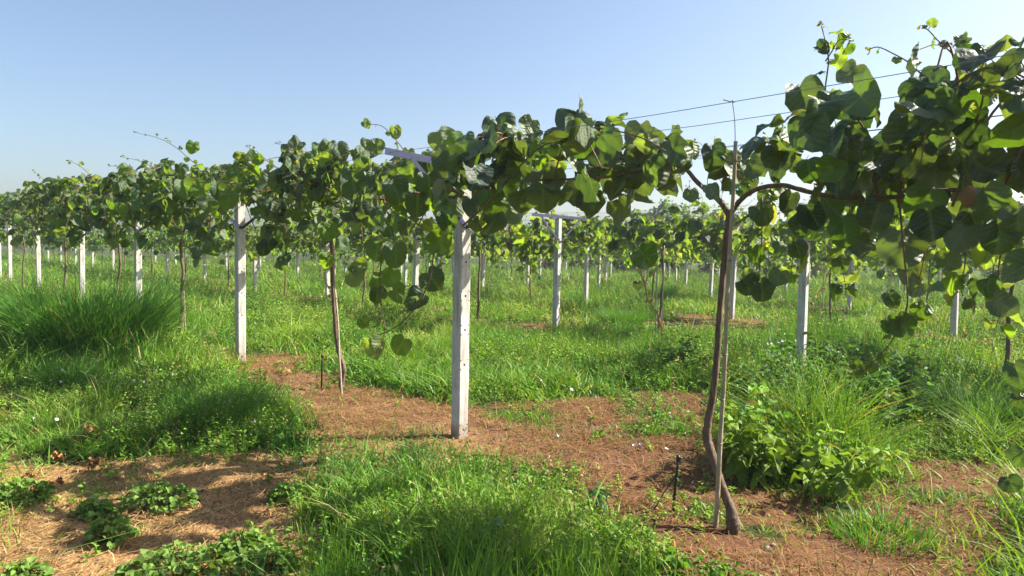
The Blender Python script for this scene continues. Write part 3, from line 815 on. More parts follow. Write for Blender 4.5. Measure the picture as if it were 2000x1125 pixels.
def half1(t): return float(np.interp(t + tb1, [-4, -3, -2.7, -2.2, -1.6, 0], [.62, .58, .5, .5, .62, .8]))
def rej1(B):
    t = B[:, 1] + tb1
    a = (t > -2.95) & (t < -2.2) & (B[:, 0] < .1) & (rng.random(len(t)) < .9)
    a |= (t > -2.95) & (t < -2.2) & (B[:, 2] > 2.3)
    return a | ((B[:, 0] < -.3) & (t > -.75) & (t < .3) & (B[:, 2] > 2.12))
dens_l = foliage(-2.02 - 0.02 if False else (-1.45 - tb1) - .55, -tb1 + .1, zt1, zb1, half1, 80, 'hero', (.15, .26), -.05, cane_mb=canes, reject=rej1)
dens_m = foliage(-2.75 - tb1, -2.0 - tb1, zt1, zb1, half1, 18, 'hero', (.13, .2), 0, cane_mb=canes, reject=rej1)
dens_r = foliage(-5.15 - tb1, -2.75 - tb1, zt1, zb1, half1, 170, 'hero', (.105, .235), -.05, cane_mb=canes, reject=rej1)
leaf1 = MB()
for m_ in (dens_l, dens_m, dens_r):
    for v_, c_, u_ in zip(m_.v, m_.c, m_.uv): pass
    leaf1.f += [(f + leaf1.n, k) for f, k in m_.f]; leaf1.v += m_.v; leaf1.c += m_.c; leaf1.uv += m_.uv; leaf1.n += m_.n
def hero_leaves(mb, base, items, row=0):
    """single leaves: centre px, width px, offset across the row, tip direction in the picture (degrees from down), face tilt"""
    for px, py, w, off, ang, up, tone in items:
        c = on_row(px, py, row, off); dep = proj(c)[2]; s = w / FPX * dep
        a = R(ang); toward = unit(np.array([-c[0], -c[1], 0.0])); right = np.array([toward[1], -toward[0], 0]) * -1
        tip = right * math.sin(a) - np.array([0, 0, 1]) * math.cos(a)
        nrm = toward * 1.0 + np.array([0, 0, up]) + rng.normal(0, .12, 3)
        nrm = nrm * (1 if tone >= 0 else -1)
        base_p = c - tip * .42 * s
        col = leaf_cols(1) if abs(tone) < 1.5 else np.array([[.1, .17, .03]])
        put_leaves(mb, rot_local(base_p[None], base), rot_local(tip[None], (0, 0)), rot_local(nrm[None], (0, 0)), np.array([s]), col, 'hero')
        stick(mb, rot_local((base_p - tip * .12 * s - toward * .07 - np.array([0, 0, .01]))[None], base), rot_local(base_p[None], base), .0024, 1, (1.3, .75, .5), .1)
hero_leaves(leaf1, b1, [
    (1573, 200, 84, 0, 20, .3, 1), (1655, 152, 66, -.1, -35, -.1, -1), (1568, 235, 60, .1, -60, .8, 1), (1490, 575, 52, .0, 10, .2, 1),
    (1520, 545, 40, .05, -15, .2, -2), (1462, 560, 48, .02, 25, .1, 1), (1478, 500, 46, 0, -10, .1, 1), (1502, 560, 36, .1, 0, .3, 2),
    (1762, 492, 96, -.1, 5, .0, -1), (1745, 590, 44, -.1, 30, .2, 1), (1788, 568, 42, -.05, -35, .2, -2), (1765, 640, 52, -.1, 40, .3, 2), (1795, 612, 46, -.1, -30, .2, 2),
    (1745, 640, 46, -.12, 40, .2, 2), (1724, 702, 27, -.12, 0, .2, 2), (1702, 720, 30, -.12, -20, .3, 2), (1680, 732, 22, -.12, 20, .3, 2), (1672, 712, 22, -.12, 60, .3, 2),
    (1880, 215, 92, -.2, 10, .15, 1), (1815, 180, 88, -.1, 35, .25, 1), (1650, 335, 92, -.1, 30, .3, 1), (1720, 300, 80, 0, -40, .2, 1), (1610, 255, 66, 0, 60, .5, 1),
    (1650, 455, 70, -.1, 10, .2, 1), (1470, 332, 50, .1, 20, .5, 1), (1520, 335, 56, .1, -30, .4, 1), (1548, 300, 60, .1, 30, .3, 1), (1500, 388, 42, .15, 0, .2, -2), (1538, 398, 50, 0, -20, .2, 1), (1452, 372, 36, .2, 30, .2, 1), (1642, 80, 40, 0, -70, .6, 1), (1608, 96, 34, 0, 60, .6, 1), (1850, 85, 26, -.15, 60, .6, -1), (1875, 82, 34, -.15, -60, .6, -1), (1672, 235, 60, -.1, -20, .4, 1), (1640, 215, 44, 0, 40, .4, 2), (1700, 480, 60, .3, 10, .2, -2), (1560, 490, 44, .1, 20, .2, 1), (1705, 428, 78, -.15, -20, .2, 1), (1590, 425, 64, 0, 30, .2, 1), (1820, 445, 76, -.2, 10, .2, 1), (1872, 470, 70, -.2, -20, .2, -1), (1905, 440, 62, -.1, 20, .1, 1), (1950, 470, 78, -.25, 0, .2, 1), (1560, 445, 54, 0, -10, .2, 1), (1625, 405, 62, .1, 40, .3, 1), (1800, 400, 80, -.1, -30, .2, 1), (1935, 400, 80, -.2, 20, .3, 1), (1985, 440, 72, -.3, 0, .2, 1), (1680, 485, 58, .1, 10, .1, -1), (1850, 515, 54, -.1, 0, .2, -2), (1740, 400, 70, .1, 20, .2, 1), (1990, 735, 60, -.35, 20, .0, 1), (1978, 950, 44, -.35, 30, .1, 1), (1985, 530, 80, -.3, -50, .6, 1), (1965, 600, 60, -.25, 60, .3, -1), (1992, 790, 40, -.35, 0, .0, 1), (1990, 900, 50, -.35, -20, .1, 1),
    (1095, 285, 70, -.1, 5, .3, 1), (1172, 298, 72, -.1, 10, .3, 1), (1245, 270, 66, 0, -10, -.1, -1), (985, 355, 80, -.2, 0, .35, 1), (1320, 300, 66, -.1, 30, .3, 1),
    (1395, 312, 66, 0, 10, .8, 1), (1120, 275, 56, .1, -10, 0, -1), (980, 265, 84, 0, 20, .6, 1), (1030, 250, 44, 0, -30, .2, -1), (1350, 385, 34, 0, 5, 0, -1),
    (1490, 420, 52, .0, 35, .3, 1), (1265, 505, 60, .0, 45, .3, 1), (935, 300, 66, -.2, 20, .3, 1), (960, 440, 62, -.15, -20, .2, 1), (935, 440, 40, -.25, 0, .1, 1), (1000, 420, 60, .3, 10, .0, -2), (965, 400, 64, -.25, 15, .3, 1), (1060, 390, 70, -.05, 0, .2, 1), (1150, 360, 66, 0, 30, .4, 1), (1215, 350, 60, 0, -20, .4, 1), (930, 350, 60, -.3, -20, .3, 1), (1040, 340, 58, -.15, 20, -.1, -1), (1080, 355, 56, 0, -10, -.1, -1), (1245, 560, 22, 0, 0, .2, 1), (1020, 390, 70, 0, -20, .2, 1)])
for P, off, r, n, ls, tuft, hang in (
        ([(1618, 260), (1617, 215), (1612, 175), (1618, 120), (1612, 80), (1604, 50)], 0, .006, 5, (.07, .04), True, 0),
        ([(1612, 120), (1625, 100), (1640, 78), (1668, 80)], 0, .004, 4, (.11, .07), False, 0),
        ([(1830, 170), (1800, 145), (1775, 122), (1745, 105), (1715, 92), (1694, 98)], -.1, .005, 5, (.06, .025), True, 0),
        ([(1905, 165), (1885, 135), (1860, 105), (1835, 82), (1812, 58), (1800, 55)], -.15, .005, 6, (.09, .03), True, 0),
        ([(1488, 385), (1489, 430), (1486, 490), (1482, 540)], 0, .006, 4, (.1, .1), False, .6),
        ([(1757, 400), (1766, 500), (1772, 560), (1770, 605), (1748, 655), (1722, 690), (1690, 722)], -.12, .005, 4, (.05, .05), False, .5),
        ([(1905, 240), (1920, 190), (1915, 140), (1935, 100)], -.25, .005, 5, (.12, .07), False, 0),
        ([(1560, 400), (1552, 450), (1548, 500), (1545, 540)], .2, .004, 7, (.12, .09), False, .6),
        ([(1650, 420), (1655, 480), (1648, 530), (1652, 560)], .3, .004, 8, (.13, .09), False, .6),
        ([(1880, 450), (1885, 510), (1878, 560), (1885, 600)], .25, .004, 8, (.13, .08), False, .6),
        ([(1960, 470), (1950, 530), (1955, 600), (1945, 640)], -.1, .004, 8, (.13, .08), False, .6),
        ([(1480, 395), (1470, 440), (1462, 480)], .1, .004, 5, (.12, .1), False, .6),
        ([(1985, 200), (1975, 140), (1992, 95), (2005, 70)], -.3, .005, 5, (.13, .08), False, 0),
        ([(1440, 340), (1438, 318), (1450, 306), (1455, 298)], .1, .003, 3, (.04, .02), True, 0),
        ([(990, 320), (1040, 285), (1110, 252), (1180, 252), (1250, 268), (1300, 295)], -.2, .009, 6, (.16, .16), False, .5),
        ([(905, 440), (960, 390), (1010, 330), (1060, 285), (1130, 262)], -.35, .008, 4, (.16, .14), False, .5)):
    shoot(shoots, L1(P, off), r, n, ls, 'hero', tuft, .3, hang)
woody(V1, L1(trunk_px, o1), tr, [(arm_l, np.array([7, 6, 5.5, 5, 4.8, 4.4, 4, 3.6, 3.2, 3, 2.5]) / FPX * 4.2 ), (arm_r, np.array([7, 5.8, 5.2, 4.8, 4.8, 4.8, 4.6, 4.4, 4, 4, 3]) / FPX * 3.8)], canes, 14)
mb = MB()
th, ph_ = np.meshgrid(np.linspace(0, math.pi, 12), np.arange(18) / 18 * 6.283, indexing='ij')
fr_v = np.stack([.026 * np.sin(th) * np.cos(ph_), .026 * np.sin(th) * np.sin(ph_), .036 * np.cos(th) + .003 * np.cos(th * 3)], -1)
ii, jj = np.meshgrid(np.arange(11), np.arange(18), indexing='ij')
FQ = np.stack([ii * 18 + jj, (ii + 1) * 18 + jj, (ii + 1) * 18 + (jj + 1) % 18, ii * 18 + (jj + 1) % 18], -1).reshape(-1, 4)
fp = L1([(1891, 384)], -.25)[0]
mb.add(fr_v * 1.25 + fp, FQ); tube(mb, [fp + (0, 0, .04), fp + (.01, .01, .1)], .002, 5, smooth=False)
fo = mb.build('fruit', M_FRUIT, V1, attrs=False); fo['label'] = 'single brown fuzzy kiwi fruit hanging among the dark leaves'
leaf1.build('crown', [M_OLDLEAF, M_CANE], V1)
for m_ in shoots: m_.build('shoot', [M_LEAF, M_CANE], V1)

# --- the rest of the front row
def front_vine(base, ta, tz, lab, lod, per_m, size, trunk_px=None, extra=None, h=1.75, young=0.0):
    tb = tof(base); off0 = float((base - O0) @ RN)
    root = thing('kiwi_vine', lab, 'vine', (base[0], base[1], float(gz(base[0], base[1]))), ANG, 'kiwi vines of the front row')
    zt, zb = env(tb); canes = [] if lod == 'hero' else 'crown'; shoots = []
    lm = foliage(ta - tb, tz - tb, zt, zb, .88, per_m, lod, size, -.08, cane_mb=canes, young=young, reject=lambda B: (B[:, 0] < -.3) & (B[:, 1] + tb > -.75) & (B[:, 1] + tb < .3) & (B[:, 2] > 2.12))
    if extra: extra(lm, shoots, base)
    if trunk_px is not None:
        P = rot_local(on_row([p[0] for p in trunk_px], [p[1] for p in trunk_px], 0, off0), base); r = np.linspace(.034, .017, len(P)); r[0] *= 1.25
    else: P, r = generic_trunk(h, .025, .028)
    top = P[-1]
    arms = []
    for s in (-1, 1):
        A = np.array([top, top + (0, s * .25, .15), (0, s * 1.2, 2.12), (.05, s * 2.3, 2.16)]); arms.append((A, [.02, .018, .014, .009]))
    woody(root, P, r, arms, canes if isinstance(canes, list) else None)
    lm.build('crown', [M_LEAF, M_CANE], root)
    for m_ in shoots: m_.build('shoot', [M_LEAF, M_CANE], root)
    return root
def px_shoots(lst):
    def f(lm, cn, base):
        for P, off, r, n, ls, tuft, hang, hl in lst:
            if P: shoot(cn, rot_local(on_row([p[0] for p in P], [p[1] for p in P], 0, off), base), r, n, ls, 'hero', tuft, .5, hang)
            if hl: hero_leaves(lm, base, hl)
    return f
bV0 = rowpt(0, -1.5)
front_vine(bV0, -10.1, -5.1, 'kiwi vine beyond the right photo edge, only its outermost leaves showing', 'mid', 40, (.15, .25))
b2 = G(667, 757)
sp2 = px_shoots([
    ([(810, 330), (790, 290), (768, 262), (752, 245), (735, 238), (715, 240)], -.3, .005, 5, (.07, .035), True, 0, [(773, 255, 30, -.3, 10, .2, -2), (738, 278, 36, -.3, 150, .2, 1), (718, 237, 22, -.3, 60, .3, 2)]),
    ([(850, 440), (842, 530), (815, 590), (780, 628), (740, 648), (712, 630)], -.45, .007, 8, (.09, .06), False, .4,
     [(735, 488, 54, -.45, -10, .2, 1), (772, 495, 58, -.4, 10, .2, 1), (736, 575, 42, -.45, 0, .2, 1), (806, 580, 56, -.45, -60, .3, 1), (784, 570, 46, -.4, 60, .3, 2), (780, 674, 50, -.45, -30, .3, 2),
      (730, 678, 52, -.45, 20, -.1, -2), (700, 520, 40, -.45, 20, .2, -2), (712, 628, 30, -.45, 30, .2, 2), (762, 540, 44, -.4, -20, .2, 1), (690, 540, 44, -.5, -20, .1, -2), (735, 555, 34, -.4, 0, .2, 2), (850, 545, 56, -.2, 40, .2, 1)]),
    ([(748, 470), (742, 540), (746, 600), (752, 640), (740, 685)], -.45, .006, 8, (.1, .08), False, .4, [(880, 318, 70, -.35, 15, .4, 1), (898, 285, 62, -.3, -20, .5, 1), (868, 272, 56, -.2, 30, 0, -1), (840, 360, 60, -.5, 10, .3, 1), (890, 400, 56, -.4, -10, -.1, -1), (875, 430, 50, -.45, 20, .2, 1), (800, 330, 62, -.5, -20, .4, 1), (815, 400, 60, -.55, 0, .3, 1), (775, 370, 60, -.6, 20, .3, 1), (905, 345, 52, -.4, 25, .3, 1), (855, 470, 50, -.45, -30, .2, 2), (690, 350, 56, -.6, 10, .3, 1), (720, 420, 54, -.6, -15, .3, 1), (640, 450, 44, -.6, 10, .3, 2), (760, 440, 50, -.5, 20, .2, 1), (636, 508, 40, -.5, -40, .5, 2), (680, 415, 40, -.5, -40, .5, 2), (720, 290, 44, -.2, 60, .5, 1), (665, 295, 44, -.2, 20, .3, 1), (640, 290, 42, -.2, -10, .3, 1), (625, 292, 38, -.2, 10, .3, 1)])])
front_vine(b2, 0.0, 5.1, 'kiwi vine with grey crooked foot, second nearest, left of the nearest post', 'hero', 135, (.14, .24),
           [(668, 768), (667, 745), (671, 715), (664, 690), (657, 650), (653, 600), (650, 550), (648, 500), (646, 440), (640, 400)], sp2, young=.1)
xs_v = [(355, 'kiwi vine with pale straight trunk beside a stake, left of the post in long grass', 5.1, 10.1, 'hero', 140),
        (232, 'kiwi vine with dark curving trunk behind the right side of the big tussock', 10.1, 15.2, 'mid', 140),
        (128, 'kiwi vine with thin light trunk, left of the post behind the tussock', 15.2, 20.2, 'mid', 125),
        (46, 'kiwi vine with thin dark trunk between the two leftmost posts', 20.2, 25.5, 'mid', 115)]
sh3 = px_shoots([([(395, 330), (370, 310), (340, 285), (305, 268), (262, 258)], -.5, .006, 9, (.09, .035), True, 0, [(376, 290, 30, -.5, -10, .3, 2), (280, 383, 44, -.7, 10, .4, 1), (362, 372, 46, -.98, 15, .4, 1), (395, 378, 48, -.98, -20, .4, 2), (428, 376, 44, -.95, 10, .3, 1), (412, 398, 46, -.95, 25, .3, 1), (445, 392, 42, -.9, -10, .3, 2)]),
                 ([(545, 330), (520, 312), (505, 298), (482, 286)], -.4, .005, 6, (.1, .04), True, 0, None),
                 ([(610, 320), (590, 298), (565, 285), (540, 280)], -.4, .005, 6, (.09, .04), True, 0, [(465, 340, 46, -.6, 20, .4, 1), (515, 490, 34, -.7, 0, .2, 1), (525, 480, 30, -.7, 10, .2, 1)])])
sh4 = px_shoots([([(330, 345), (300, 325), (270, 312), (238, 305)], -.5, .006, 8, (.1, .045), True, 0, None), ([(300, 360), (270, 335), (240, 325), (212, 322)], -.6, .006, 8, (.1, .05), True, 0, None)])
sh5 = px_shoots([([(190, 360), (170, 335), (150, 320), (132, 314)], -.5, .007, 7, (.13, .06), True, 0, None), ([(110, 370), (85, 350), (65, 332)], -.5, .007, 6, (.13, .06), True, 0, None)])
for (px, lab, ta, tz, lod, pm), ex in zip(xs_v, (sh3, sh4, sh5, None)):
    front_vine(row_place(px, 0), ta, tz, lab, lod, pm, (.15, .26) if lod == 'hero' else (.17, .28), None, ex, young=.24)  # larger share of light-green leaf colour imitates the sunlit left canopy

# --- prototypes for the rows behind
def vine_proto(lod, per_m, size, young):
    root = thing('kiwi_vine', None, 'vine', (0, 0, 0), ANG)
    ph1, ph2 = rng.random(2) * 6
    zt = lambda t: 2.58 + .16 * math.sin(t * 2.1 + ph1) - .06 * abs(t) ** .5 - (.2 if abs(t) > 2.2 else 0)
    low = .42 if lod == 'far' else 0
    zb = lambda t: 1.42 - low + .14 * math.sin(t * 2.7 + ph2) + (.2 if abs(t) > 2.1 else 0)
    lm = foliage(-2.45, 2.45, zt, zb, .88, per_m, lod, size, 0, cane_mb='crown' if lod != 'far' else None, young=young, pale=1.1)
    for _ in range(6):
        y = rng.uniform(-2.3, 2.3); x = rng.normal(0, .4)
        shoot(lm, [(x, y, 2.45), (x + rng.normal(0, .1), y + rng.normal(0, .1), 2.75), (x + rng.normal(0, .2), y + rng.normal(0, .25), 2.95 + .15 * rng.random())], .005, 6, (.1, .04), 'far', True)
    if True:
        for _ in range(3):
            y = rng.uniform(-2, 2); x = rng.choice([-.8, .8])
            shoot(lm, [(x, y, 1.9), (x + rng.normal(0, .05), y + rng.normal(0, .1), 1.5), (x + rng.normal(0, .1), y + rng.normal(0, .2), 1.05)], .005, 9, (.17, .1), lod, False, .5, .6)
    P, r = generic_trunk(1.72, .024, .025)
    woody(root, P, r, generic_arms(1.72, 2.2), None, 8)
    lm.build('crown', [M_FARLEAF if lod == 'far' else M_LEAF, M_CANE], root)
    return root
MIDV = [vine_proto('mid', 130, (.15, .26), .12) for _ in range(3)]
FARV = [vine_proto('far', 125, (.18, .29), .2) for _ in range(3)]
VLAB = {(1, -.5): 'kiwi vine with slim trunk at the right photo edge, second row',
        (1, .5): 'second row kiwi vine with a dried orange shoot hanging down its stakes',
        (1, 1.5): 'second row kiwi vine with trunk showing just right of the nearest post',
        (1, 2.5): 'second row kiwi vine behind the hanging leaves left of the nearest post',
        (1, 3.5): 'second row kiwi vine between the crooked front trunk and the long grass post',
        (2, .5): 'third row kiwi vine right of the bamboo stake of the front vine',
        (2, 1.5): 'third row kiwi vine just left of the forked front trunk',
        (2, -.5): 'third row kiwi vine under the canopy near the right photo edge'}
VK = {(1, -.5): row_place(1975, 1), (1, .5): G(1288, 655), (1, 1.5): row_place(935, 1)}
used = set()
for row in range(1, 13):
    for kk in range(-3, 20):
        k = kk + .5
        c = VK.get((row, k), rowpt(row, k))
        q = proj(np.array([c[0], c[1], 2.0]))
        if q[2] < 3 or q[2] > 125 or not (-220 < q[0] < 2350): continue
        near = row <= 2 and q[2] < 26
        lst = MIDV if near else FARV
        w = int(rng.integers(0, 3)); src = lst[w]; key = (near, w)
        loc = (c[0], c[1], float(gz(c[0], c[1]))); rz = ANG + (math.pi if rng.random() < .5 else 0)
        lab = VLAB.get((row, k), 'leafy kiwi vine in the far rows, its canopy merging with its neighbours')
        grp = 'kiwi vines of the rows behind'
        if key in used: o = dup(src, loc, rz, lab, grp, 1.0)
        else:
            o = src; o.location = loc; o.rotation_euler = (0, 0, rz); o['label'] = lab; o['group'] = grp; used.add(key)
        o.scale = (1, 1.03, rng.uniform(.96, 1.05))
        if (row, k) == (1, .5):
            mb = MB(); Lp = rot_local(on_row([1240, 1256, 1262, 1276, 1286, 1289], [520, 548, 582, 604, 628, 660], 1, -.08), c)
            if rz > ANG + 1: Lp[:, :2] *= -1
            tube(mb, Lp, [.012, .012, .01, .009, .008, .006], 6)
            put_leaves(mb, Lp[[2, 3, 4, 4, 5]], rng.normal(0, .4, (5, 3)) - np.array([0, 0, 1]), rng.normal(0, 1, (5, 3)), np.full(5, .12), np.ones((5, 3)) * 1.2, 'far')
            dso = mb.build('dead_shoot', M_DRY, o); dso['label'] = 'dried orange dead shoot hanging to the ground'
for near, lst in ((True, MIDV), (False, FARV)):
    for w, src in enumerate(lst):
        if (near, w) not in used:
            for ch in list(src.children): bpy.data.objects.remove(ch)
            bpy.data.objects.remove(src)

# ------------------------------------------------------------------ bamboo stakes and drip stakes
def stake(a, b, r0, r1, lab, wire_tip=None):
    a = np.asarray(a, float); b = np.asarray(b, float); L_ = np.linalg.norm(b - a)
    root = thing('bamboo_stake', lab, 'stake', tuple(a), 0, 'bamboo stakes holding the vines')
    n = 9; t = np.linspace(0, 1, n); P = (b - a) * t[:, None] + rng.normal(0, .003, (n, 3)); P[0] = -(b - a) / L_ * .08
    mb = MB(); tube(mb, P, np.linspace(r0, r1, n), 8, per=4, knob=.08)
    for k in np.arange(.25, L_, .27):
        c = (b - a) * k / L_; d = (b - a) / L_ * .006; tube(mb, [c - d, c, c + d], [r0 * .9, r0 * 1.14, r0 * .9], 8, per=2, col=(.75, .7, .6))
    mb.build('cane_pole', M_STAKE, root)
    if wire_tip is not None:
        w_ = np.asarray(wire_tip, float) - a; mb = MB()
        tube(mb, [b - a - (b - a) * .02, (b - a + w_) / 2 + (.004, 0, 0), w_], .0022, 5, per=4)
        tube(mb, [w_, w_ + (.012, 0, -.01), w_ + (-.045, .01, .004)], .0026, 5, per=4)
        mb.build('wire_tip', M_WIRE, root, attrs=False)
    return root
g1 = G(1398, 1026); dpt = on_row(1437, 275, 0, o1 - .3); dpw = on_row(1430, 196, 0, o1 - .32)
st1 = stake((g1[0], g1[1], 0), dpt, .0145, .0105, 'bamboo stake leaning by the forked front trunk, wire hook on top', dpw)
tpos = on_row(1433, 369, 0, o1 - .25); mb = MB()
thc = np.linspace(0, 6.283, 13); tube(mb, np.stack([.02 * np.cos(thc), .02 * np.sin(thc), .008 * np.sin(thc * 2)], -1), .004, 5, per=2)
for s in (-1, 1): tube(mb, [(0, -.02, 0), (s * .02, -.03, .012), (s * .03, -.035, -.015)], .0025, 5, per=3)
to_ = mb.build('plant_tie', M_TIE, None, tuple(tpos), attrs=False); tag(to_, 'green plastic tie knotted round the top of the front bamboo stake', 'plant tie')
for px, py, tx, ty, row, lab in ((661, 757, 648, 430, 0, 'thin bamboo stake touching the crooked grey foot of the second front vine'),
                                 (357, 655, 354, 470, 0, 'pale thin bamboo stake by the vine left of the long grass post'),
                                 (1292, 652, 1297, 480, 1, 'bamboo stake, right one of two, by the dried orange shoot'),
                                 (1280, 645, 1284, 490, 1, 'bamboo stake, left one of two, by the dried orange shoot'),
                                 (1607, 612, 1612, 470, 2, 'bamboo stake in the third row right of the post among weeds')):
    a = on_row(px, py, row, 0.06); a[2] = 0; a[:2] = row_place(px, row) + RN * .05
    b = on_row(tx, ty, row, .04); stake(a, b, .012, .009, lab)
def drip(pb, pt, tubepx, lab):
    g = G(*pb); d = ray(*pt); t = g[1] / d[1]; top = np.array([0, 0, CAM_H]) + d * t
    g3 = np.array([g[0], g[1], float(gz(g[0], g[1])) - .02])
    root = thing('drip_stake', lab, 'drip stake', tuple(g3)); v = top - g3
    mb = MB(); tube(mb, [v * 0 - (0, 0, .05), v * .4, v * .8, v], [.009, .0095, .0085, .0075], 8, smooth=False)
    for f in (.3, .62): tube(mb, [v * f - v * .012, v * f + v * .012], .0125, 8, smooth=False)
    mb.build('stake_rod', M_BLACK, root, attrs=False)
    mb = MB(); tube(mb, [v * .93, v * 1.0, v * 1.035], [.013, .014, .009], 10, smooth=False); box(mb, v * .985 + (.014, 0, 0), (.02, .014, .012)); mb.build('sprinkler_head', M_BLACK, root, attrs=False)
    mb = MB(); pts = []
    for i_, (x_, y_, z_) in enumerate(tubepx):
        c = G(x_, y_, z_); pts.append(np.array([c[0], c[1], z_ + float(gz(c[0], c[1]))]) - g3)
    pts[0] = v * .68
    tube(mb, pts, .0045, 6); mb.build('feed_tube', M_BLACK, root, attrs=False)
drip((1314, 998), (1325, 893), [(1322, 925, .2), (1300, 960, .12), (1285, 985, .06), (1276, 1003, .012), (1282, 1022, .01)], 'black plastic drip stake with side tube in the straw near the front trunk')
drip((628, 757), (629, 694), [(628, 715, .2), (640, 728, .1), (652, 745, .02), (658, 750, .01)], 'small black drip stake beside the grey crooked vine foot')

# ------------------------------------------------------------------ weeds, one thing each
for s in range(6):
    v, uv, tri, qd = leaf_variant(200 + s, 3, 12); v = v.copy(); uvn = uv.copy()
    t = np.clip(v[:, 1], 0, 1); v[:, 0] *= .62 * (1.1 - .5 * t); v[:, 2] -= .25 * t ** 2
    LEAVES.setdefault('ovate', []).append((v, uvn, tri, qd))
def weed(px, py, h, spread, nst, ls, lab, cat='weed', col=(.1, .21, .035), name='weed_plant', nleaf=16, pos=None, group=None):
    g = G(px, py) if pos is None else np.asarray(pos)
    root = thing(name, lab, cat, (g[0], g[1], float(gz(g[0], g[1]))), 0, group)
    st, lf = MB(), MB()
    for s in range(nst):
        a = rng.random() * 6.283; rr = spread * math.sqrt(rng.random()) * (1 if nst > 1 else .2); hh = h * rng.uniform(.45, 1.08) * (1 - .5 * rr / max(spread, .01))
        base = np.array([math.cos(a), math.sin(a), 0]) * rr * .45; top = np.array([math.cos(a) * rr, math.sin(a) * rr, hh])
        P = np.array([base - (0, 0, .02), base * .8 + top * .2 + (0, 0, hh * .12), (base + top) / 2 + (0, 0, hh * .08), top])
        C = tube(st, P, [.005, .004, .003, .0012], 5, col=(.06, .12, .03), per=5)
        k = nleaf; f = np.linspace(.2, 1, k) ** .85 * (len(C) - 1.01); p = C[f.astype(int)]
        b = np.arange(k) * 2.4 + rng.random() * 6; u = np.linspace(0, 1, k)
        el = .15 + .55 * u
        d = np.stack([np.cos(b) * np.cos(el), np.sin(b) * np.cos(el), np.sin(el)], -1)
        sz = ls * (1 - .42 * u ** 1.5) * rng.uniform(.7, 1.2, k)
        q = p + d * (sz * .35)[:, None]
        tip = d + np.array([0, 0, -.35]) + rng.normal(0, .15, (k, 3)); nr = np.array([0, 0, 1.]) + d * .2 + rng.normal(0, .25, (k, 3))
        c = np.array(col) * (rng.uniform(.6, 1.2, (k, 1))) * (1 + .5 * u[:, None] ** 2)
        old = rng.random(k) < .03; c[old] = (.22, .2, .05)
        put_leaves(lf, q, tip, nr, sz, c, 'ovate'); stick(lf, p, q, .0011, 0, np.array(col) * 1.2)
    st.build('stems', M_WEED, root); lf.build('leaves', M_WEED, root)
    return root
def mallow(px, py, wpx, h, lab, n=170, col=(.14, .24, .045)):
    g = G(px, py); dep = proj(np.array([g[0], g[1], 0]))[2]; rad = wpx / 2 / FPX * dep
    root = thing('mallow_plant', lab, 'weed', (g[0], g[1], float(gz(g[0], g[1]))), 0, 'mallow plants on the dry path')
    st, lf = MB(), MB()
    n = int(n * (.5 + rad * rad * 16)); a = rng.random(n) * 6.283; r = rad * np.sqrt(rng.random(n))
    q = np.stack([np.cos(a) * r, np.sin(a) * r * .8, h * (1.05 - .75 * (r / rad) ** 2) * rng.uniform(.45, 1, n)], -1)
    p = q * np.array([.45, .45, 0])
    stick(st, p, q, .0013, 0, (.09, .12, .035), .1)
    sz = rng.uniform(.022, .055, n)
    tip = np.stack([np.cos(a), np.sin(a), rng.normal(-.1, .3, n)], -1) + rng.normal(0, .3, (n, 3)); nr = np.array([0, 0, 1.]) + .5 * np.stack([np.cos(a), np.sin(a), 0 * a], -1) + rng.normal(0, .3, (n, 3))
    put_leaves(lf, q, tip, nr, sz, np.array(col) * rng.uniform(.65, 1.25, (n, 1)), 'round')
    st.build('stems', M_WEED, root); lf.build('leaves', M_WEED, root)
for a in ((45, 972, 110, .11, 'low bright mallow patch cut by the left photo edge on the dry path'), (186, 1002, 66, .1, 'small dark green mallow alone on the straw path'),
          (310, 985, 140, .15, 'wide loose mallow with yellowish leaves on the straw path'), (217, 1055, 84, .15, 'small upright mallow with reddish stems, lower left on the straw path'),
          (472, 1072, 120, .12, 'mallow touching the left side of the foreground grass patch'), (345, 1120, 210, .14, 'largest bright mallow at the bottom photo edge'),
          (520, 1112, 110, .12, 'mallow growing into the bottom corner of the foreground grass'), (45, 1135, 90, .09, 'mallow tip at the bottom left photo edge'),
          (4, 875, 60, .15, 'mallow leaves at the left photo edge above the dried leaves'), (558, 975, 56, .12, 'small dark mallow at the left tip of the foreground grass')):
    mallow(*a)
weed(1540, 945, .92, .72, 20, .14, 'bushy leafy weed, largest weed, right behind the bamboo stake', nleaf=15, col=(.145, .23, .035))
weed(1470, 905, .82, .24, 9, .15, 'upright weed leaning on the back of the largest bushy weed, close to the stake', nleaf=13, col=(.11, .23, .035))
weed(1640, 930, .4, .45, 16, .1, 'low spreading weed on the right flank of the largest bushy weed', nleaf=13)
weed(1165, 1000, .3, .03, 1, .1, 'single tall thin weed stem at the right end of the foreground grass', nleaf=16, col=(.06, .14, .05))
weed(1318, 1105, .17, .05, 2, .08, 'young broad-leaved weed below the drip stake', nleaf=9)
weed(955, 1120, .4, .05, 2, .1, 'grey-green nettle-like weed in the middle of the foreground grass', nleaf=16, col=(.08, .16, .07))
weed(1155, 1150, .26, .06, 2, .11, 'pale yellow-green broad-leaved weed at the bottom photo edge', nleaf=9, col=(.13, .2, .05))
weed(1400, 1135, .12, .3, 16, .05, 'low bright clump of small leaves at the bottom edge under the front trunk', nleaf=9)
weed(1215, 1075, .14, .25, 16, .05, 'low bright clump of small leaves on the right edge of the foreground grass', nleaf=9)
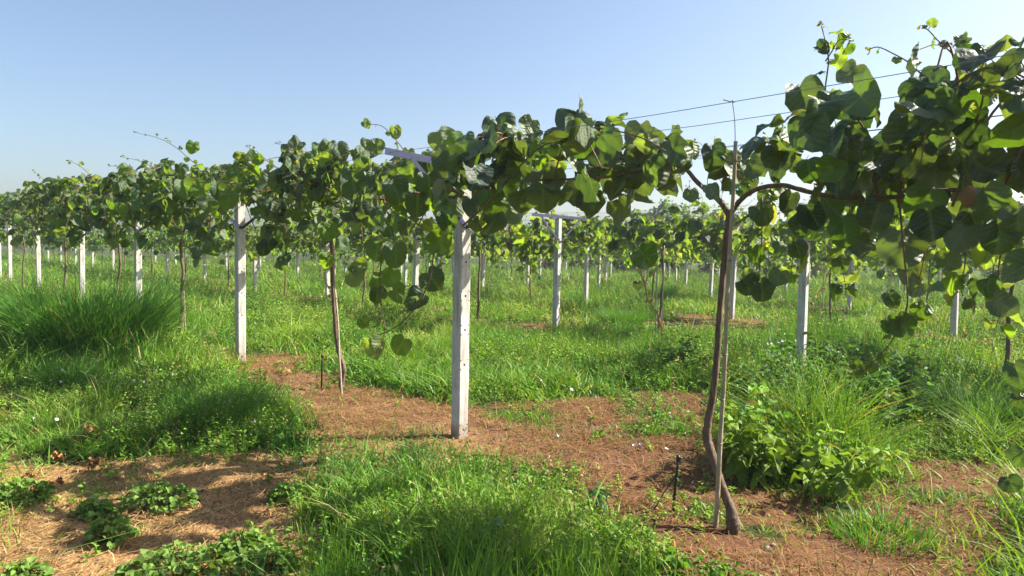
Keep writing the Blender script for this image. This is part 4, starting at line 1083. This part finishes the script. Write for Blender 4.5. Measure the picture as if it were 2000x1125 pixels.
for (px, py, h, sp, lab) in ((1505, 800, .6, .3, 'dark shaded weed at the left end of the weed bank behind the bushy weed'), (1565, 815, .75, .34, 'dark weed of the weed bank under the post among the weeds'),
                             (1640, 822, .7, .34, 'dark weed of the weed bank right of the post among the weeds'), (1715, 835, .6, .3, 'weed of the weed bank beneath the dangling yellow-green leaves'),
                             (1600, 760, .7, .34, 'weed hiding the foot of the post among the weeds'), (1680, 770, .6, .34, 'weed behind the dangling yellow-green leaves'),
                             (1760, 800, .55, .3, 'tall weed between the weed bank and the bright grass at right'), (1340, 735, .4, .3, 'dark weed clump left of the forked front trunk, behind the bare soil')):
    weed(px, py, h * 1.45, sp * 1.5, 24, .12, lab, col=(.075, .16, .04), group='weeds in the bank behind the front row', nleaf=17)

def tussock(px, py, h, rad, n, lab, w=.007):
    g = G(px, py); root_z = float(gz(g[0], g[1]))
    mb = MB(); a = rng.random(n) * 6.283; r = rad * .55 * np.sqrt(rng.random(n))
    ox, oy = np.cos(a) * r, np.sin(a) * r
    hh = h * rng.uniform(.55, 1.1, n)
    k = rng.random((n, 1)); col = np.array([.045, .14, .022]) + k ** 1.3 * np.array([.07, .13, .012]); dry = rng.random(n) < .04; col[dry] = (.3, .26, .12)
    blades(mb, ox, oy, hh, w * rng.uniform(.6, 1.3, n), rng.uniform(.1, 1.1, n), col, 5, a + rng.normal(0, .7, n), np.zeros(n) - .02)
    tag(mb.build('grass_tussock', M_GRASS, None, (g[0], g[1], root_z)), lab, 'grass tussock', 'tall grass tussocks')
tussock(175, 702, 1.3, 1.5, 3600, 'largest dark grass tussock with arching blades, in front of the left posts', .015)
tussock(60, 690, .8, 1.2, 1500, 'grass tussock left of the largest one, at the left photo edge', .013)
tussock(1215, 640, .55, .8, 1600, 'dark grass tussock right of the post with the bare blue T-bar', .011)
tussock(1290, 588, .75, .9, 1300, 'pale arching grass tussock behind the dried orange shoot', .014)
tussock(420, 835, .45, .7, 1500, 'dense grass tussock in front of the long grass post', .006)
tussock(1930, 845, .55, .7, 1100, 'bright broad grass tussock at the right photo edge', .01)
tussock(1720, 1040, .17, .5, 420, 'bright low grass tussock at the lower right on the straw', .008)
tussock(130, 770, .5, .35, 300, 'spiky pale grass tussock with upright blades below the largest one', .009)

# seed heads over the foreground grass
mb = MB(); n = 70; x, y = fan_points(900, 3.2, 7); de, h = cover(x, y); ok = np.where((de > .7) & (h > .2))[0][:n]; x, y, h = x[ok], y[ok], h[ok]
for i_ in range(len(x)):
    z0 = float(gz(x[i_], y[i_])); hh = h[i_] * 1.15 + .07; dx, dy = rng.normal(0, .06, 2); top = np.array([x[i_] + dx, y[i_] + dy, z0 + hh])
    c = np.array([.16, .2, .06]) * rng.uniform(.8, 1.3)
    stick(mb, np.array([[x[i_], y[i_], z0]]), top[None], .0012, 0, c, .02)
    m = 4; a = rng.random() * 6 + np.arange(m) * 1.5; e = top + np.stack([np.cos(a) * .045, np.sin(a) * .045, .04 + 0 * a], -1)
    stick(mb, np.repeat(top[None], m, 0), e, .0016, 0, c * .9, .1)
tag(mb.build('seed_heads', M_GRASS), 'thin branched seed heads standing over the foreground grass', 'grass', kind='stuff')

# ------------------------------------------------------------------ small things on the ground
def flower_mesh():
    mb = MB(); n = 15; th = np.arange(n) / n * 6.283
    rr = [.003, .008, .02]; zz = [0, .018, .026]
    V = np.concatenate([np.stack([r * np.cos(th) * (1 + .06 * np.cos(5 * th)), r * np.sin(th) * (1 + .06 * np.cos(5 * th)), np.full(n, z)], -1) for r, z in zip(rr, zz)])
    jj = np.arange(n); j2 = (jj + 1) % n
    mb.add(V, [np.concatenate([np.stack([k * n + jj, k * n + j2, (k + 1) * n + j2, (k + 1) * n + jj], -1) for k in range(2)]), np.arange(n)[None, ::-1]])
    return mb
fl = None
LF = [(120, 725), (105, 742), (117, 748), (40, 778), (65, 820), (262, 745), (283, 748), (335, 733), (110, 822), (220, 738), (305, 742)]
CF = [(590, 905), (500, 825), (1058, 745), (1115, 763), (1092, 852)]
RF = [(1240, 872), (1252, 868), (1300, 880), (1326, 886), (1338, 896), (1290, 812), (1310, 810), (1345, 806), (1243, 868), (1920, 1040), (1340, 848)]
BF = [(1480 + rng.random() * 100, 652 + rng.random() * 24) for _ in range(22)] + [(1605, 655), (1630, 668), (1640, 690), (1620, 675)]
for lst, lab in ((LF, 'small white bindweed flower in the grass below the largest tussock'), (CF, 'small white bindweed flower in the middle ground grass'),
                 (RF, 'small white bindweed flower on the straw behind the front trunk'), (BF, 'small white bindweed flower in the patch by the post among the weeds')):
    for p in lst:
        g = G(*p); de, h = cover(np.array([g[0]]), np.array([g[1]])); z = float(gz(*g)) + .02 + float(h[0]) * (.75 if float(de[0]) > .4 else .2)
        g = G(p[0], p[1], z)
        if fl is None: fl = flower_mesh().build('bindweed_flower', M_PETAL, None, attrs=False); o = fl
        else: o = fl.copy(); scene.collection.objects.link(o)
        s = rng.uniform(.55, .85) * max(1, min(1.5, g[1] / 7))
        o.location = (g[0], g[1], z); o.scale = (s, s, s); o.rotation_euler = (rng.normal(.5, .4), rng.normal(0, .4), rng.random() * 6)
        tag(o, lab, 'flower', 'white bindweed flowers')
g = G(1795, 868); root = thing('orange_flower', 'single small orange flower on a thin stem before the right grass', 'flower', (g[0], g[1], 0))
mb = MB(); tube(mb, [(0, 0, -.02), (.01, 0, .1), (0, 0, .2)], .002, 5, col=(.08, .17, .04)); mb.build('stem', M_WEED, root)
mb = MB(); th = np.arange(16) / 16 * 6.283; stick(mb, np.repeat([[0, 0, .2]], 16, 0), np.stack([.017 * np.cos(th), .017 * np.sin(th), .207 + 0 * th], -1), .0035, 0); mb.build('flower_head', M_YPETAL, root, attrs=False)
def crumple(px, py, s, lab, n=3):
    g = G(px, py, .04); mb = MB(); n = n + 2
    for _ in range(n):
        v, uv, tri, qd = leaf_variant(int(rng.integers(1000)), 6, 22); v = v.copy(); q = rng.random(4) * 6
        v[:, 2] += .16 * np.sin(v[:, 0] * 14 + q[0]) * np.sin(v[:, 1] * 6 + q[1]) + .13 * np.sin(v[:, 1] * 15 + q[2] + 3 * v[:, 0]) + .9 * v[:, 0] ** 2
        v[:, 0] *= .75
        Rm = np.array(Matrix.Rotation(rng.random() * 6.3, 3, 'Z') @ Matrix.Rotation(rng.normal(0, .7), 3, 'X') @ Matrix.Rotation(rng.normal(0, .7), 3, 'Y'))
        w = (v - np.array([0, .3, 0])) @ Rm.T * s * rng.uniform(.5, .85); w[:, :2] += rng.normal(0, s * .2, 2); w[:, 2] -= w[:, 2].min() - rng.random() * s * .15
        mb.add(w, [tri, qd], 0, np.array([1, 1, 1]) * rng.uniform(.7, 1.2))
    tag(mb.build('dried_leaf', M_DRY, None, (g[0], g[1], float(gz(*g)) + .01)), lab, 'dried leaf', 'dried leaves on the ground')
crumple(180, 858, .16, 'largest crumpled orange dried leaf in the grass at left', 4)
crumple(152, 868, .1, 'small brown dried leaf just left of the largest crumpled one')
crumple(76, 842, .1, 'dark brown dried leaf near the left photo edge in grass')
crumple(118, 890, .11, 'reddish dried leaf on the straw below the largest crumpled one')
crumple(185, 902, .13, 'flat tan dried leaf on the straw edge of the grass', 2)
crumple(95, 945, .12, 'dark red dried leaf above the left mallow patch', 2)
crumple(52, 925, .09, 'pale dried leaf on the path near the left photo edge', 2)
crumple(596, 1102, .06, 'tan dried leaf lying in the foreground grass', 1)
crumple(1908, 895, .09, 'brown dried leaf at the foot of the right grass', 2)
def stone(px, py, s, lab):
    g = G(px, py); v = fr_v / .03 * s; d = 1 + .3 * (vnoise(v[..., 0] * 40, v[..., 1] * 40 + v[..., 2] * 31, 1.0) - .5)
    mb = MB(); mb.add((v * d[..., None] * np.array([1.3, .9, .6])), FQ)
    tag(mb.build('stone', M_STONE, None, (g[0], g[1], float(gz(*g)) + s * .3), attrs=False), lab, 'stone', 'small stones on the soil')
stone(1112, 966, .022, 'small tan stone behind the right end of the foreground grass')
stone(1500, 1066, .02, 'small grey stone in the soil below the front trunk foot')
stone(1510, 1058, .014, 'tiny grey stone beside the small grey stone by the front trunk')

# ------------------------------------------------------------------ trees behind the orchard
def tree_proto(h, w):
    root = thing('background_tree', None, 'tree')
    mb = MB(); tube(mb, [(0, 0, -.2), (.1, 0, h * .4), (0, .1, h * .85)], [.16, .11, .03], 7)
    for _ in range(6):
        z = h * rng.uniform(.25, .6); a = rng.random() * 6.3; tube(mb, [(0, 0, z), (math.cos(a) * w * .25, math.sin(a) * w * .25, z + h * .15), (math.cos(a) * w * .42, math.sin(a) * w * .42, z + h * .28)], [.06, .04, .015], 5)
    mb.build('trunk', M_BARK, root)
    mb = MB(); P = []
    for _ in range(26):
        z = h * rng.uniform(.05, .97); rr = w * .5 * math.sqrt(max(.06, 1 - ((z / h - .5) / .52) ** 2)); a = rng.random() * 6.3; r = rr * math.sqrt(rng.random())
        c = np.array([math.cos(a) * r, math.sin(a) * r, z]); P.append(c + rng.normal(0, 1, (110, 3)) * np.array([.45, .45, .4]) * w * .2)
    P = np.concatenate(P); n = len(P); put_leaves(mb, P, rng.normal(0, 1, (n, 3)), rng.normal(0, .7, (n, 3)) + (0, 0, .8), rng.uniform(.16, .34, n), np.array([.04, .085, .03]) * rng.uniform(.6, 1.5, (n, 1)), 'far')
    mb.build('crown', M_FARLEAF, root); return root
tp = [tree_proto(5.2, 4.2), tree_proto(6.0, 3.4)]; seen = [False, False]
for i_, (x, y, s) in enumerate(((3, 66, .8), (7.5, 70, .9), (11, 64, 1.0), (14.5, 66, 1.1), (18, 62, 1.15), (21, 66, .95), (25, 60, 1.05), (29, 62, .9), (33, 58, 1.1), (38, 56, 1), (43, 58, 1.1), (-2, 78, .8), (-9, 84, .85), (-17, 88, .85)) + tuple((-100 + 7.3 * q_, 132 - .25 * q_ + 6 * ((q_ * 7) % 5) / 5, .62 + .05 * ((q_ * 3) % 4)) for q_ in range(29))):
    w = i_ % 2; loc = (x, y, 0)
    o = tp[w] if not seen[w] else dup(tp[w], loc)
    seen[w] = True; o.location = loc; o.rotation_euler = (0, 0, rng.random() * 6); o.scale = (s, s, s)
    o['label'] = ['broad green tree in the background tree line behind the last rows', 'narrower green tree in the background tree line behind the last rows'][w]
    o['group'] = 'trees behind the orchard'

# ------------------------------------------------------------------ thin haze volume, added to soften contrast like veiling glare
hb = MB(); box(hb, (0, 60, 6.5), (440, 360, 15.2)); hz_m, nt, N, L = mat('haze_air')
pv = N('ShaderNodeVolumePrincipled'); pv.inputs['Density'].default_value = .001; pv.inputs['Color'].default_value = (.93, .96, 1, 1); pv.inputs['Anisotropy'].default_value = .35
L(pv.outputs[0], N('ShaderNodeOutputMaterial').inputs['Volume'])
tag(hb.build('haze', hz_m, smooth=False, attrs=False), 'thin pale haze added over the orchard to soften contrast', 'haze', kind='stuff')
